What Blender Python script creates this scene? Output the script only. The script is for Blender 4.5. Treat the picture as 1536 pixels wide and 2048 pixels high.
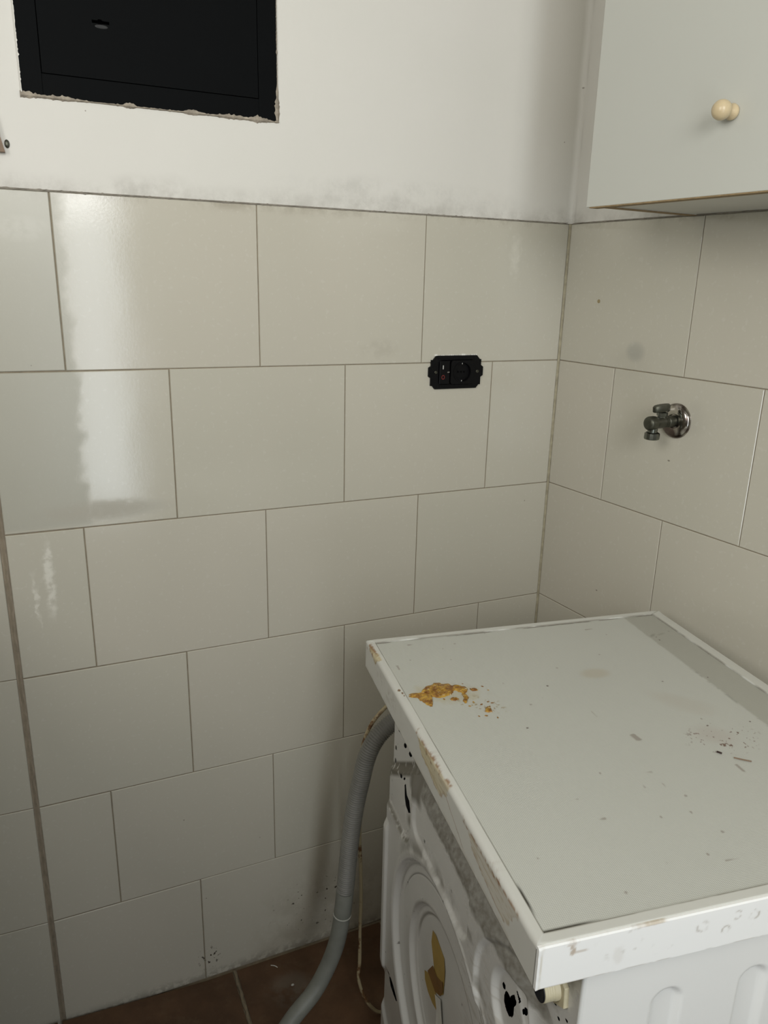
import bpy, bmesh, math, random
import numpy as np
from mathutils import Vector, Matrix, Euler

# ---------------------------------------------------------------- clearing
for o in list(bpy.data.objects):
    bpy.data.objects.remove(o, do_unlink=True)
SC = bpy.context.scene
COL = SC.collection
random.seed(7)

# ---------------------------------------------------------------- camera
cam_d = bpy.data.cameras.new('camera')
cam = bpy.data.objects.new('camera', cam_d)
COL.objects.link(cam)
SC.camera = cam
cam.location = (-0.94835, -1.26357, 1.37731)
cam.rotation_euler = (1.27744, -0.02324, -0.42021)
cam_d.sensor_fit = 'HORIZONTAL'
cam_d.sensor_width = 36.0
cam_d.lens = 36.0 * 1528.72 / 1536.0
cam_d.clip_start = 0.02

# ---------------------------------------------------------------- world and daylight
world = bpy.data.worlds.new('world')
SC.world = world
world.use_nodes = True
bg = world.node_tree.nodes['Background']
bg.inputs[0].default_value = (0.80, 0.90, 1.0, 1)
bg.inputs[1].default_value = 1.0


def area(name, loc, rot, sx, sy, power, col):
    d = bpy.data.lights.new(name, 'AREA')
    d.shape = 'RECTANGLE'
    d.size = sx
    d.size_y = sy
    d.energy = power
    d.color = col
    o = bpy.data.objects.new(name, d)
    COL.objects.link(o)
    o.location = loc
    o.rotation_euler = rot
    return o


# daylight entering through the glazed opening in the wall behind the camera, plus an added side fill
area('window_daylight', (-1.10, -2.54, 2.03), (math.radians(90), 0, 0), 1.00, 0.80, 23.0, (1.0, 0.985, 0.95))
area('door_daylight', (-0.725, -1.935, 1.20), (math.radians(90), 0, 0), 0.22, 1.50, 6.2, (0.86, 0.94, 1.0))
area('side_fill', (-1.66, -1.20, 1.78), (math.radians(90), 0, math.radians(-90)), 0.70, 0.62, 9.8, (1.0, 0.985, 0.94))  # added lamp out of view, brightens the left-facing sides

SC.view_settings.view_transform = 'Standard'
SC.view_settings.look = 'None'
SC.view_settings.exposure = 0.15
SC.view_settings.gamma = 1.0
SC.view_settings.use_curve_mapping = False


# ---------------------------------------------------------------- node helpers
class NT:
    def __init__(self, name):
        self.m = bpy.data.materials.new(name)
        self.m.use_nodes = True
        self.t = self.m.node_tree
        self.b = self.t.nodes['Principled BSDF']

    def n(self, typ, **kw):
        x = self.t.nodes.new(typ)
        for k, v in kw.items():
            setattr(x, k, v)
        return x

    def l(self, a, b):
        self.t.links.new(a, b)

    def put(self, sock, v):
        if isinstance(v, bpy.types.NodeSocket):
            self.l(v, sock)
        else:
            sock.default_value = v

    def math(self, op, a, b=0.0, c=0.0, clamp=False):
        x = self.n('ShaderNodeMath', operation=op, use_clamp=clamp)
        self.put(x.inputs[0], a)
        self.put(x.inputs[1], b)
        self.put(x.inputs[2], c)
        return x.outputs[0]

    def pos(self):
        return self.n('ShaderNodeNewGeometry').outputs['Position']

    def objc(self):
        return self.n('ShaderNodeTexCoord').outputs['Object']

    def sep(self, v):
        x = self.n('ShaderNodeSeparateXYZ')
        self.l(v, x.inputs[0])
        return x.outputs

    def noise(self, vec, scale, detail=3.0, rough=0.55):
        x = self.n('ShaderNodeTexNoise')
        self.l(vec, x.inputs['Vector'])
        x.inputs['Scale'].default_value = scale
        x.inputs['Detail'].default_value = detail
        x.inputs['Roughness'].default_value = rough
        return x.outputs[0]

    def ramp(self, v, lo, hi):
        x = self.n('ShaderNodeMapRange', interpolation_type='SMOOTHSTEP')
        self.put(x.inputs[0], v)
        x.inputs[1].default_value = lo
        x.inputs[2].default_value = hi
        return x.outputs[0]

    def mix(self, f, a, b):
        x = self.n('ShaderNodeMix', data_type='RGBA')
        self.put(x.inputs[0], f)
        for i, v in ((6, a), (7, b)):
            if isinstance(v, bpy.types.NodeSocket):
                self.l(v, x.inputs[i])
            else:
                x.inputs[i].default_value = (*v, 1)
        return x.outputs[2]

    def bump(self, h, strength, dist=0.001):
        x = self.n('ShaderNodeBump')
        x.inputs['Strength'].default_value = strength
        x.inputs['Distance'].default_value = dist
        self.l(h, x.inputs['Height'])
        self.l(x.outputs[0], self.b.inputs['Normal'])

    def set(self, color=None, rough=None, metal=None, spec=None):
        for k, v in (('Base Color', color), ('Roughness', rough), ('Metallic', metal), ('Specular IOR Level', spec)):
            if v is None:
                continue
            if isinstance(v, tuple) and len(v) == 3:
                v = (*v, 1)
            self.put(self.b.inputs[k], v)
        return self.m

    def blob(self, xyz, c, r):
        """soft mask, 1 inside an axis-aligned ellipsoid (c, r), 0 outside"""
        acc = None
        for i in range(3):
            if r[i] is None:
                continue
            d = self.math('DIVIDE', self.math('SUBTRACT', xyz[i], c[i]), r[i])
            d = self.math('MULTIPLY', d, d)
            acc = d if acc is None else self.math('ADD', acc, d)
        return self.ramp(acc, 1.0, 0.0)


def simple(name, color, rough=0.5, metal=0.0, nscale=40.0, var=0.08, bump=0.0, spec=0.5):
    k = NT(name)
    p = k.objc()
    nz = k.noise(p, nscale, 4)
    c2 = tuple(max(0.0, c * (1 - var * 2)) for c in color)
    c1 = tuple(min(1.0, c * (1 + var)) for c in color)
    k.set(k.mix(nz, c2, c1), k.math('MULTIPLY_ADD', nz, 0.15, rough - 0.07), metal, spec)
    if bump:
        k.bump(nz, bump)
    return k.m


# ---------------------------------------------------------------- materials
TILE = (0.56, 0.54, 0.485)


def mat_tile():
    k = NT('glazed_tile')
    p = k.pos()
    x, y, z = k.sep(p)
    rnd = k.n('ShaderNodeObjectInfo').outputs['Random']
    c = k.mix(k.noise(p, 3.0, 3), (0.520, 0.505, 0.428), (0.555, 0.525, 0.452))
    tint = k.mix(rnd, (0.985, 0.985, 0.97), (1.015, 1.0, 0.99))
    mul = k.n('ShaderNodeMix', data_type='RGBA', blend_type='MULTIPLY')
    mul.inputs[0].default_value = 1.0
    k.l(c, mul.inputs[6])
    k.l(tint, mul.inputs[7])
    c = mul.outputs[2]
    # faint printed speckle of the glaze
    sp = k.ramp(k.noise(p, 140.0, 2, 0.4), 0.60, 0.72)
    c = k.mix(k.math('MULTIPLY', sp, 0.15), c, (0.70, 0.69, 0.64))
    # grime creeping down from the plaster line
    g = k.math('MULTIPLY', k.ramp(z, 1.470, 1.489), k.ramp(k.noise(p, 22.0, 5, 0.7), 0.42, 0.68))
    c = k.mix(k.math('MULTIPLY', g, 0.55), c, (0.30, 0.26, 0.20))
    # dirty skirting zone close to the floor, right of the middle
    near = k.blob((x, y, z), (-0.47, 0, 0.06), (0.22, None, 0.17))
    g2 = k.math('MULTIPLY', near, k.ramp(k.noise(p, 18.0, 6, 0.7), 0.38, 0.62))
    c = k.mix(k.math('MULTIPLY', g2, 0.32), c, (0.28, 0.24, 0.17))
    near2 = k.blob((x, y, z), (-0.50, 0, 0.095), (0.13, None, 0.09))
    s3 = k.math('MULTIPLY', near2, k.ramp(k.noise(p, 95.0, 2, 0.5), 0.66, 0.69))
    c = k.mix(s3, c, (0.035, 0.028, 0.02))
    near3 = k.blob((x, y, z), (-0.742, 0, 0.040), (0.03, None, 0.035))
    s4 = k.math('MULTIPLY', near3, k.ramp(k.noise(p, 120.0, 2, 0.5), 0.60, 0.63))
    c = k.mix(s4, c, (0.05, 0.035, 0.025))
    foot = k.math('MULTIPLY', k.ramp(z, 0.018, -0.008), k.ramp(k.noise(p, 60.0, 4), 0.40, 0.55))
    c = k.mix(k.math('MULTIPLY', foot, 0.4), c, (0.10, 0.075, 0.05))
    # a grey smudge above the tap, a rub mark beside the socket
    sm = k.blob((x, y, z), (0.0205, -0.192, 1.268), (0.05, 0.026, 0.022))
    c = k.mix(k.math('MULTIPLY', sm, 0.42), c, (0.30, 0.30, 0.27))
    sm2 = k.math('MULTIPLY', k.blob((x, y, z), (-0.39, 0, 1.262), (0.045, 0.05, 0.022)), k.ramp(k.noise(p, 60.0, 4), 0.4, 0.6))
    c = k.mix(k.math('MULTIPLY', sm2, 0.25), c, (0.36, 0.33, 0.27))
    # sparse dark pin marks
    for px_, py_, pz_, pr_ in ((0.0161, -0.1642, 0.804, 0.0016), (0.0288, -0.2936, 1.093, 0.0018), (-0.742, 0, 0.19, 0.0014), (-0.776, 0, 0.386, 0.0016), (-0.955, 0, 1.245, 0.0014), (-0.63, 0, 0.30, 0.0012), (-0.055, 0, 0.95, 0.0015)):
        c = k.mix(k.math('MULTIPLY', k.blob((x, y, z), (px_, py_, pz_), (pr_, pr_ * 2, pr_)), 0.75), c, (0.10, 0.07, 0.05))
    # dried limescale runs on the left, matt and whitish
    wx = k.math('MULTIPLY_ADD', k.noise(p, 45.0, 3), 0.03, -0.015)
    xx = k.math('ADD', x, wx)
    lime = k.math('MULTIPLY', k.blob((xx, y, z), (-0.963, 0, 0.905), (0.011, None, 0.085)), 0.8)
    lime2 = k.math('MULTIPLY', k.blob((xx, y, z), (-0.984, 0, 0.87), (0.005, None, 0.06)), 0.6)
    lime3 = k.math('MULTIPLY', k.blob((xx, y, z), (-0.950, 0, 1.437), (0.045, None, 0.022)), 0.5)
    lime4 = k.math('MULTIPLY', k.blob((xx, y, z), (-0.118, 0, 1.425), (0.016, None, 0.05)), 0.35)
    lm = k.math('MAXIMUM', k.math('MAXIMUM', lime, lime2), k.math('MAXIMUM', lime3, lime4))
    lm = k.math('MULTIPLY', lm, k.ramp(k.noise(p, 70.0, 4), 0.25, 0.62))
    c = k.mix(k.math('MULTIPLY', lm, 0.8), c, (0.80, 0.78, 0.70))
    # weak reflection painted darker left of a ragged edge, plus a patchy dull band
    dim_refl_film = k.math('MULTIPLY', k.ramp(k.math('ADD', x, k.math('MULTIPLY_ADD', k.noise(p, 25.0, 4), 0.05, -0.025)), -0.885, -0.905),
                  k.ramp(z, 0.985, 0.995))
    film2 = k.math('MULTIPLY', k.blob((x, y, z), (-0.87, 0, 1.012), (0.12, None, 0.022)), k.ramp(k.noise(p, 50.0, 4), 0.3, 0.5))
    dim_refl_film = k.math('MAXIMUM', dim_refl_film, film2)
    c = k.mix(k.math('MULTIPLY', dim_refl_film, 0.6), c, (0.38, 0.375, 0.315))
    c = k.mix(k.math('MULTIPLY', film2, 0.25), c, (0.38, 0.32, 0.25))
    ro = k.math('MULTIPLY_ADD', k.noise(p, 6.0, 3), 0.08, 0.09)
    ro = k.math('ADD', ro, k.math('MULTIPLY', k.math('MAXIMUM', lm, k.math('MULTIPLY', dim_refl_film, 0.5)), 0.35))
    k.set(c, ro, 0.0, 0.5)
    h = k.math('ADD', k.noise(p, 7.0, 2), k.math('MULTIPLY', k.noise(p, 230.0, 2), 0.12))
    k.bump(h, 0.35, 0.0012)
    return k.m


def mat_plaster():
    k = NT('white_plaster')
    p = k.pos()
    x, y, z = k.sep(p)
    c = k.mix(k.noise(p, 4.0, 4), (0.66, 0.65, 0.595), (0.72, 0.70, 0.655))
    low = k.ramp(k.math('ADD', z, k.math('MULTIPLY', k.noise(p, 9.0, 4), -0.05)), 1.500, 1.462)
    g = k.math('MULTIPLY', low, k.ramp(k.noise(p, 16.0, 6, 0.7), 0.35, 0.65))
    c = k.mix(k.math('MULTIPLY', g, 0.5), c, (0.34, 0.32, 0.28))
    brush = k.math('MULTIPLY', k.blob((x, y, z), (-0.36, 0, 1.515), (0.28, None, 0.035)), k.ramp(k.noise(p, 14.0, 6, 0.75), 0.40, 0.70))
    c = k.mix(k.math('MULTIPLY', brush, 0.35), c, (0.40, 0.39, 0.35))
    for px_, py_, pz_, pr_ in ((-0.0016, 0, 1.718, 0.0018), (-0.030, 0, 1.627, 0.0014), (-0.85, 0, 1.597, 0.0012)):
        c = k.mix(k.math('MULTIPLY', k.blob((x, y, z), (px_, py_, pz_), (pr_, 0.02, pr_)), 0.7), c, (0.14, 0.10, 0.07))
    k.set(c, 0.62, 0.0, 0.35)
    k.bump(k.math('ADD', k.noise(p, 10.0, 4), k.math('MULTIPLY', k.noise(p, 120.0, 3), 0.2)), 0.45, 0.002)
    return k.m


def mat_vcol(name, rough=0.4, spec=0.5, bump=None):
    """colour comes from a stain map stored on the mesh (attribute 'stain')"""
    k = NT(name)
    a = k.n('ShaderNodeVertexColor', layer_name='stain')
    k.set(a.outputs['Color'], k.math('MULTIPLY_ADD', a.outputs['Alpha'], 0.45, rough), 0.0, spec)
    if bump:
        bump(k)
    return k.m


def panel_bump(k):
    x, y, z = k.sep(k.objc())
    s = 2 * math.pi / 0.0026
    a = k.math('SINE', k.math('MULTIPLY', k.math('ADD', x, y), s * 0.7))
    b = k.math('SINE', k.math('MULTIPLY', k.math('SUBTRACT', x, y), s * 0.7))
    k.bump(k.math('MULTIPLY', a, b), 0.30, 0.0003)


M = {}
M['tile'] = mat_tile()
M['plaster'] = mat_plaster()
M['grout'] = simple('grey_brown_grout', (0.27, 0.225, 0.16), 0.85, nscale=60, var=0.25, bump=0.4)
M['grout_light'] = simple('yellowed_grout', (0.40, 0.36, 0.25), 0.7, nscale=70, var=0.3, bump=0.5)
M['crumb'] = simple('old_brown_plaster', (0.40, 0.35, 0.28), 0.9, nscale=120, var=0.45, bump=0.8)
M['ceiling'] = simple('ceiling_paint', (0.48, 0.48, 0.46), 0.8, nscale=3, var=0.02)
M['side_wall'] = simple('side_wall_paint', (0.21, 0.185, 0.14), 0.8, nscale=3, var=0.03)
M['black_metal'] = simple('black_painted_metal', (0.0040, 0.0046, 0.0050), 0.62, nscale=12, var=0.15, bump=0.06, spec=0.05)
M['void'] = simple('dark_void', (0.002, 0.002, 0.002), 0.9, nscale=10, var=0.1, spec=0.1)
M['black_plastic'] = simple('black_plastic', (0.004, 0.004, 0.0045), 0.42, nscale=90, var=0.2, spec=0.15)
M['steel'] = simple('steel_screw', (0.45, 0.45, 0.43), 0.35, 1.0, nscale=200)
M['print_white'] = simple('white_print', (0.5, 0.5, 0.48), 0.5)
M['print_red'] = simple('red_print', (0.16, 0.015, 0.012), 0.5)
M['door_white'] = simple('white_laminate', (0.53, 0.535, 0.485), 0.42, nscale=5, var=0.012, bump=0.02)
M['chipboard'] = simple('raw_chipboard_edge', (0.33, 0.235, 0.12), 0.8, nscale=160, var=0.3, bump=0.3)
M['laminate_in'] = simple('carcass_laminate', (0.62, 0.61, 0.56), 0.45, nscale=20, var=0.05)
M['pine'] = simple('varnished_pine', (0.62, 0.50, 0.31), 0.30, nscale=60, var=0.12)
M['wood_strip'] = simple('brown_wood', (0.24, 0.16, 0.10), 0.6, nscale=60, var=0.25, bump=0.2)
M['dull_chrome'] = simple('dull_nickel', (0.22, 0.23, 0.20), 0.30, 1.0, nscale=90, var=0.3, bump=0.05)
M['cast_brass'] = simple('tarnished_nickel', (0.10, 0.10, 0.078), 0.42, 0.85, nscale=90, var=0.25, bump=0.1)
M['hose'] = simple('grey_hose_plastic', (0.19, 0.185, 0.165), 0.42, nscale=14, var=0.2)
M['hose_smooth'] = simple('dusty_grey_hose', (0.23, 0.235, 0.205), 0.50, nscale=25, var=0.22, bump=0.05)
M['enamel'] = simple('white_enamel', (0.74, 0.745, 0.72), 0.28, nscale=12, var=0.03)
M['enamel_front'] = simple('white_trim_plastic', (0.80, 0.80, 0.785), 0.32, nscale=30, var=0.03)
M['cream'] = simple('aged_cream_plastic', (0.60, 0.54, 0.37), 0.45, nscale=60, var=0.15)
M['yellow'] = simple('yellowed_sticker', (0.40, 0.27, 0.07), 0.6, nscale=50, var=0.15)
M['glue'] = simple('brown_glue', (0.22, 0.11, 0.025), 0.5, nscale=60, var=0.25)
M['white_flap'] = simple('white_paper_flap', (0.75, 0.74, 0.68), 0.5)


def mat_cable():
    k = NT('stained_cable')
    p = k.objc()
    f = k.ramp(k.noise(p, 26.0, 4, 0.7), 0.52, 0.62)
    k.set(k.mix(f, (0.40, 0.33, 0.20), (0.13, 0.06, 0.02)), 0.55)
    return k.m


def mat_resin():
    k = NT('dried_amber_resin')
    p = k.objc()
    f = k.ramp(k.noise(p, 110.0, 4, 0.65), 0.38, 0.66)
    c = k.mix(f, (0.21, 0.080, 0.010), (0.55, 0.33, 0.050))
    c = k.mix(k.ramp(k.noise(p, 190.0, 3, 0.6), 0.62, 0.70), c, (0.62, 0.52, 0.30))
    k.set(c, 0.28, 0.0, 0.5)
    k.bump(k.noise(p, 150.0, 4), 0.7, 0.002)
    return k.m


def mat_terracotta():
    k = NT('terracotta_tile')
    p = k.pos()
    c = k.mix(k.ramp(k.noise(p, 7.0, 5, 0.65), 0.3, 0.7), (0.068, 0.033, 0.014), (0.130, 0.066, 0.031))
    c = k.mix(k.math('MULTIPLY', k.ramp(k.noise(p, 40.0, 5, 0.7), 0.50, 0.75), 0.35), c, (0.15, 0.10, 0.055))
    x, y, z = k.sep(p)
    d = k.math('MULTIPLY', k.blob((x, y, z), (-0.60, -0.09, 0), (0.06, 0.05, None)), k.ramp(k.noise(p, 30.0, 4), 0.3, 0.6))
    c = k.mix(k.math('MULTIPLY', d, 0.3), c, (0.25, 0.24, 0.20))
    k.set(c, k.math('MULTIPLY_ADD', k.noise(p, 20.0, 3), 0.3, 0.40))
    k.bump(k.noise(p, 30.0, 5), 0.4, 0.002)
    return k.m


def mat_rosette():
    k = NT('tarnished_chrome')
    p = k.pos()
    f = k.ramp(k.noise(p, 32.0, 4, 0.6), 0.40, 0.62)
    k.set(k.mix(f, (0.14, 0.11, 0.10), (0.48, 0.46, 0.42)), k.math('MULTIPLY_ADD', f, -0.10, 0.24), 1.0)
    return k.m


M['cable'] = mat_cable()
M['resin'] = mat_resin()
M['terracotta'] = mat_terracotta()
M['rosette'] = mat_rosette()
M['floor_grout'] = simple('sandy_floor_grout', (0.26, 0.21, 0.14), 0.85, nscale=60, var=0.3, bump=0.5)
M['rear_steel'] = mat_vcol('dusty_white_steel', 0.27)
M['lid_plastic'] = mat_vcol('worn_white_lid_plastic', 0.30)
M['lid_laminate'] = mat_vcol('dotted_white_laminate', 0.36, bump=panel_bump)


# ---------------------------------------------------------------- object helpers
def mesh_obj(name, verts, faces, mat, parent=None, smooth=False):
    me = bpy.data.meshes.new(name)
    me.from_pydata([tuple(v) for v in verts], [], faces)
    me.update()
    if smooth:
        me.polygons.foreach_set('use_smooth', [True] * len(me.polygons))
    me.materials.append(mat)
    o = bpy.data.objects.new(name, me)
    COL.objects.link(o)
    if parent:
        o.parent = parent
    return o


def bm_obj(name, bm, mat, parent=None, smooth_angle=None):
    bmesh.ops.recalc_face_normals(bm, faces=bm.faces)
    me = bpy.data.meshes.new(name)
    bm.to_mesh(me)
    bm.free()
    if smooth_angle is not None:
        me.polygons.foreach_set('use_smooth', [True] * len(me.polygons))
        try:
            me.set_sharp_from_angle(angle=math.radians(smooth_angle))
        except Exception:
            pass
    me.materials.append(mat)
    o = bpy.data.objects.new(name, me)
    COL.objects.link(o)
    if parent:
        o.parent = parent
    return o


def box(bm, a, b, bevel=0.0, mtx=None, seg=2):
    x0, y0, z0 = [min(p, q) for p, q in zip(a, b)]
    x1, y1, z1 = [max(p, q) for p, q in zip(a, b)]
    r = bmesh.ops.create_cube(bm, size=1.0)
    for v in r['verts']:
        v.co = Vector((x0 + (v.co.x + .5) * (x1 - x0), y0 + (v.co.y + .5) * (y1 - y0), z0 + (v.co.z + .5) * (z1 - z0)))
    vs = r['verts']
    if bevel > 0:
        es = list({e for v in vs for e in v.link_edges})
        q = bmesh.ops.bevel(bm, geom=es, offset=bevel, segments=seg, profile=0.5, affect='EDGES')
        vs = list({v for f in q['faces'] for v in f.verts} | {v for v in vs if v.is_valid})
    if mtx is not None:
        for v in vs:
            v.co = mtx @ v.co
    return vs


def lathe(bm, prof, mtx, n=40, cap=True):
    """profile of (radius, height) turned round the local z axis, then placed with mtx"""
    rings = []
    for r, h in prof:
        if r < 1e-6:
            rings.append([bm.verts.new(mtx @ Vector((0, 0, h)))])
        else:
            rings.append([bm.verts.new(mtx @ Vector((r * math.cos(2 * math.pi * i / n), r * math.sin(2 * math.pi * i / n), h))) for i in range(n)])
    for a, b in zip(rings, rings[1:]):
        for i in range(n):
            j = (i + 1) % n
            if len(a) == 1 and len(b) == 1:
                continue
            if len(a) == 1:
                bm.faces.new((a[0], b[i], b[j]))
            elif len(b) == 1:
                bm.faces.new((a[i], b[0], a[j]))
            else:
                bm.faces.new((a[i], b[i], b[j], a[j]))
    if cap:
        for rg in (rings[0], rings[-1]):
            if len(rg) > 1:
                bm.faces.new(rg)


def align(origin, zdir, xhint=(0, 0, 1)):
    z = Vector(zdir).normalized()
    x = Vector(xhint)
    if abs(x.dot(z)) > 0.95:
        x = Vector((1, 0, 0))
    x = (x - z * x.dot(z)).normalized()
    y = z.cross(x)
    m = Matrix((x, y, z)).transposed().to_4x4()
    m.translation = Vector(origin)
    return m


def catmull(pts, per=12):
    P = [Vector(p) for p in pts]
    P = [P[0] * 2 - P[1]] + P + [P[-1] * 2 - P[-2]]
    out = []
    for i in range(1, len(P) - 2):
        for k in range(per):
            t = k / per
            a, b, c, d = P[i - 1], P[i], P[i + 1], P[i + 2]
            out.append(0.5 * ((2 * b) + (c - a) * t + (2 * a - 5 * b + 4 * c - d) * t * t + (3 * b - a - 3 * c + d) * t ** 3))
    out.append(P[-2])
    return out


def resample(pts, step):
    out = [pts[0]]
    acc = 0.0
    for a, b in zip(pts, pts[1:]):
        L = (b - a).length
        while acc + L >= step:
            t = (step - acc) / L
            a = a.lerp(b, t)
            out.append(a)
            L = (b - a).length
            acc = 0.0
        acc += L
    return out


def sweep(bm, pts, rad, n=24):
    """tube along a point list, rad(i, s) gives the radius; parallel-transport frame"""
    t0 = (pts[1] - pts[0]).normalized()
    u = t0.orthogonal().normalized()
    rings = []
    s = 0.0
    for i, p in enumerate(pts):
        t = (pts[min(i + 1, len(pts) - 1)] - pts[max(i - 1, 0)]).normalized()
        if i:
            s += (p - pts[i - 1]).length
        u = (u - t * u.dot(t)).normalized()
        w = t.cross(u)
        r = rad(i, s)
        rings.append([bm.verts.new(p + (u * math.cos(2 * math.pi * k / n) + w * math.sin(2 * math.pi * k / n)) * r) for k in range(n)])
    for a, b in zip(rings, rings[1:]):
        for k in range(n):
            j = (k + 1) % n
            bm.faces.new((a[k], a[j], b[j], b[k]))
    bm.faces.new(rings[0][::-1])
    bm.faces.new(rings[-1])


def prism(bm, poly, h0, h1, mtx):
    a = [bm.verts.new(mtx @ Vector((x, y, h0))) for x, y in poly]
    b = [bm.verts.new(mtx @ Vector((x, y, h1))) for x, y in poly]
    n = len(poly)
    bm.faces.new(a[::-1])
    bm.faces.new(b)
    for i in range(n):
        j = (i + 1) % n
        bm.faces.new((a[i], a[j], b[j], b[i]))


def empty(name, loc, rz=0.0):
    o = bpy.data.objects.new(name, None)
    COL.objects.link(o)
    o.location = loc
    o.rotation_euler = (0, 0, rz)
    o.empty_display_size = 0.05
    return o


def tag(o, label, cat, group=None):
    o['label'] = label
    o['category'] = cat
    if group:
        o['group'] = group
    return o


def struct(o):
    o['kind'] = 'structure'
    return o


# numpy value noise -----------------------------------------------------------
def vnoise(x, y, scale, seed, octaves=4, gain=0.55):
    rs = np.random.RandomState(seed)
    tab = rs.rand(256, 256)
    out = np.zeros_like(x, dtype=float)
    amp, tot, s = 1.0, 0.0, scale
    for o in range(octaves):
        u = x * s + 17.3 * o + 40
        v = y * s + 9.1 * o + 40
        i = np.floor(u).astype(int)
        j = np.floor(v).astype(int)
        fu = u - i
        fv = v - j
        fu = fu * fu * (3 - 2 * fu)
        fv = fv * fv * (3 - 2 * fv)
        a = tab[i % 256, j % 256]
        b = tab[(i + 1) % 256, j % 256]
        c = tab[i % 256, (j + 1) % 256]
        d = tab[(i + 1) % 256, (j + 1) % 256]
        out += amp * ((a * (1 - fu) + b * fu) * (1 - fv) + (c * (1 - fu) + d * fu) * fv)
        tot += amp
        amp *= gain
        s *= 2.03
    return out / tot


def sm(v, lo, hi):
    t = np.clip((v - lo) / (hi - lo), 0, 1)
    return t * t * (3 - 2 * t)


def stain_attr(me, rgb, alpha=None):
    n = len(me.vertices)
    a = me.color_attributes.new('stain', 'FLOAT_COLOR', 'POINT')
    buf = np.ones((n, 4), dtype=np.float32)
    buf[:, :3] = rgb
    buf[:, 3] = 0.0 if alpha is None else alpha
    a.data.foreach_set('color', buf.ravel())


def blend(c, col, m):
    return c * (1 - m[:, None]) + np.array(col)[None, :] * m[:, None]


# ================================================================ STRUCTURE
ROWS = [-0.011, 0.2385, 0.4857, 0.7362, 0.9854, 1.2355, 1.4887]     # heights of the bed joints
TW = 0.3014                                                          # tile pitch
L_SEAM = 1.0195                                                      # length of the back wall to the seam
RA = 0.09776                                                         # the right wall opens by this angle
RT = Vector((math.sin(RA), -math.cos(RA), 0))                        # along the right wall, towards the room
RN = Vector((-math.cos(RA), -math.sin(RA), 0))                       # its normal into the room
TOP = 2.70


def tile_mesh(w, h, cham=0.0010, depth=0.008):
    f = [(cham, 0, cham), (w - cham, 0, cham), (w - cham, 0, h - cham), (cham, 0, h - cham)]
    m = [(0, cham, 0), (w, cham, 0), (w, cham, h), (0, cham, h)]
    b = [(0, depth, 0), (w, depth, 0), (w, depth, h), (0, depth, h)]
    vs = f + m + b
    fs = [(0, 1, 2, 3)]
    for i in range(4):
        j = (i + 1) % 4
        fs.append((4 + i, 4 + j, j, i))
        fs.append((8 + i, 8 + j, 4 + j, 4 + i))
    return vs, fs


_cache = {}


def add_tile(parent, origin, along, w, z0, z1, gap=0.0014, lip=0.0):
    """tile lying in the wall plane; 'along' is the unit direction seen left to right"""
    key = (round(w, 4), round(z1 - z0, 4), gap)
    if key not in _cache:
        vs, fs = tile_mesh(w - gap, z1 - z0 - gap)
        me = bpy.data.meshes.new('tile')
        me.from_pydata(vs, [], fs)
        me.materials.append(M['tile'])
        _cache[key] = me
    o = bpy.data.objects.new('tile', _cache[key])
    COL.objects.link(o)
    n = Vector((0, 0, 1)).cross(along)                 # points into the wall
    o.matrix_world = Matrix((along, n, Vector((0, 0, 1)))).transposed().to_4x4()
    o.location = Vector(origin) + along * (gap / 2) + Vector((0, 0, z0 + gap / 2)) + n * lip
    o.rotation_euler = o.matrix_world.to_euler()
    ang = random.uniform(-1, 1) * 0.0012
    o.rotation_euler.z += ang
    if parent:
        o.parent = parent
    return o


# ---- back wall: grout bed, plaster above with an opening for the meter door
BX0, BX1, BZ0, BZ1 = -0.9305, -0.5705, 1.6085, 2.02
bm = bmesh.new()
box(bm, (-L_SEAM - 0.006, 0.0016, -0.05), (0.05, 0.12, ROWS[-1]))
wall_back = struct(bm_obj('wall_back', bm, M['grout']))
bm = bmesh.new()
box(bm, (-L_SEAM - 0.70, -0.0004, ROWS[-1] + 0.0016), (BX0, 0.12, TOP))
box(bm, (BX1, -0.0004, ROWS[-1] + 0.0016), (0.05, 0.12, TOP))
box(bm, (BX0, -0.0004, ROWS[-1] + 0.0016), (BX1, 0.12, BZ0))
box(bm, (BX0, -0.0004, BZ1), (BX1, 0.12, TOP))
bm_obj('plaster', bm, M['plaster'], wall_back)
OFF_B = [0.1483, 0.2976, 0.1499, 0.3011, 0.1526, 0.3051]
for r in range(6):
    js = [0.0] + [OFF_B[r] + k * TW for k in range(6)]
    for k in range(len(js) - 1):
        x1, x0 = -js[k], -min(js[k + 1], L_SEAM)
        if x1 <= -L_SEAM + 0.004:
            break
        xe = x1 - (0.002 if k == 0 else 0)
        g = 0.0014 if x1 > -0.75 else 0.0022
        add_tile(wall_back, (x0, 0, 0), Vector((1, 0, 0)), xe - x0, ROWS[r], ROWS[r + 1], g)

# ---- continuation of the back wall left of the dirty seam, turned by a couple of degrees
LB = math.radians(-2.2)
ld = Vector((math.cos(LB), math.sin(LB), 0))                         # left to right
bm = bmesh.new()
mt = Matrix.Translation((-L_SEAM - 0.0078, 0.0, 0)) @ Matrix.Rotation(LB, 4, 'Z')
box(bm, (-0.66, 0.0020, -0.05), (0.001, 0.115, ROWS[-1]), mtx=mt)
wall_bl = struct(bm_obj('wall_back_left', bm, M['grout']))
for r in range(6):
    off = 0.12 if r % 2 else 0.27
    js = [0.0, off, off + TW, 0.66]
    for k in range(3):
        o0 = Vector((-L_SEAM - 0.0078, 0.0008, 0)) - ld * js[k + 1]
        add_tile(wall_bl, o0, ld, js[k + 1] - js[k], ROWS[r] + 0.0005, ROWS[r + 1] + 0.0005)

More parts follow.
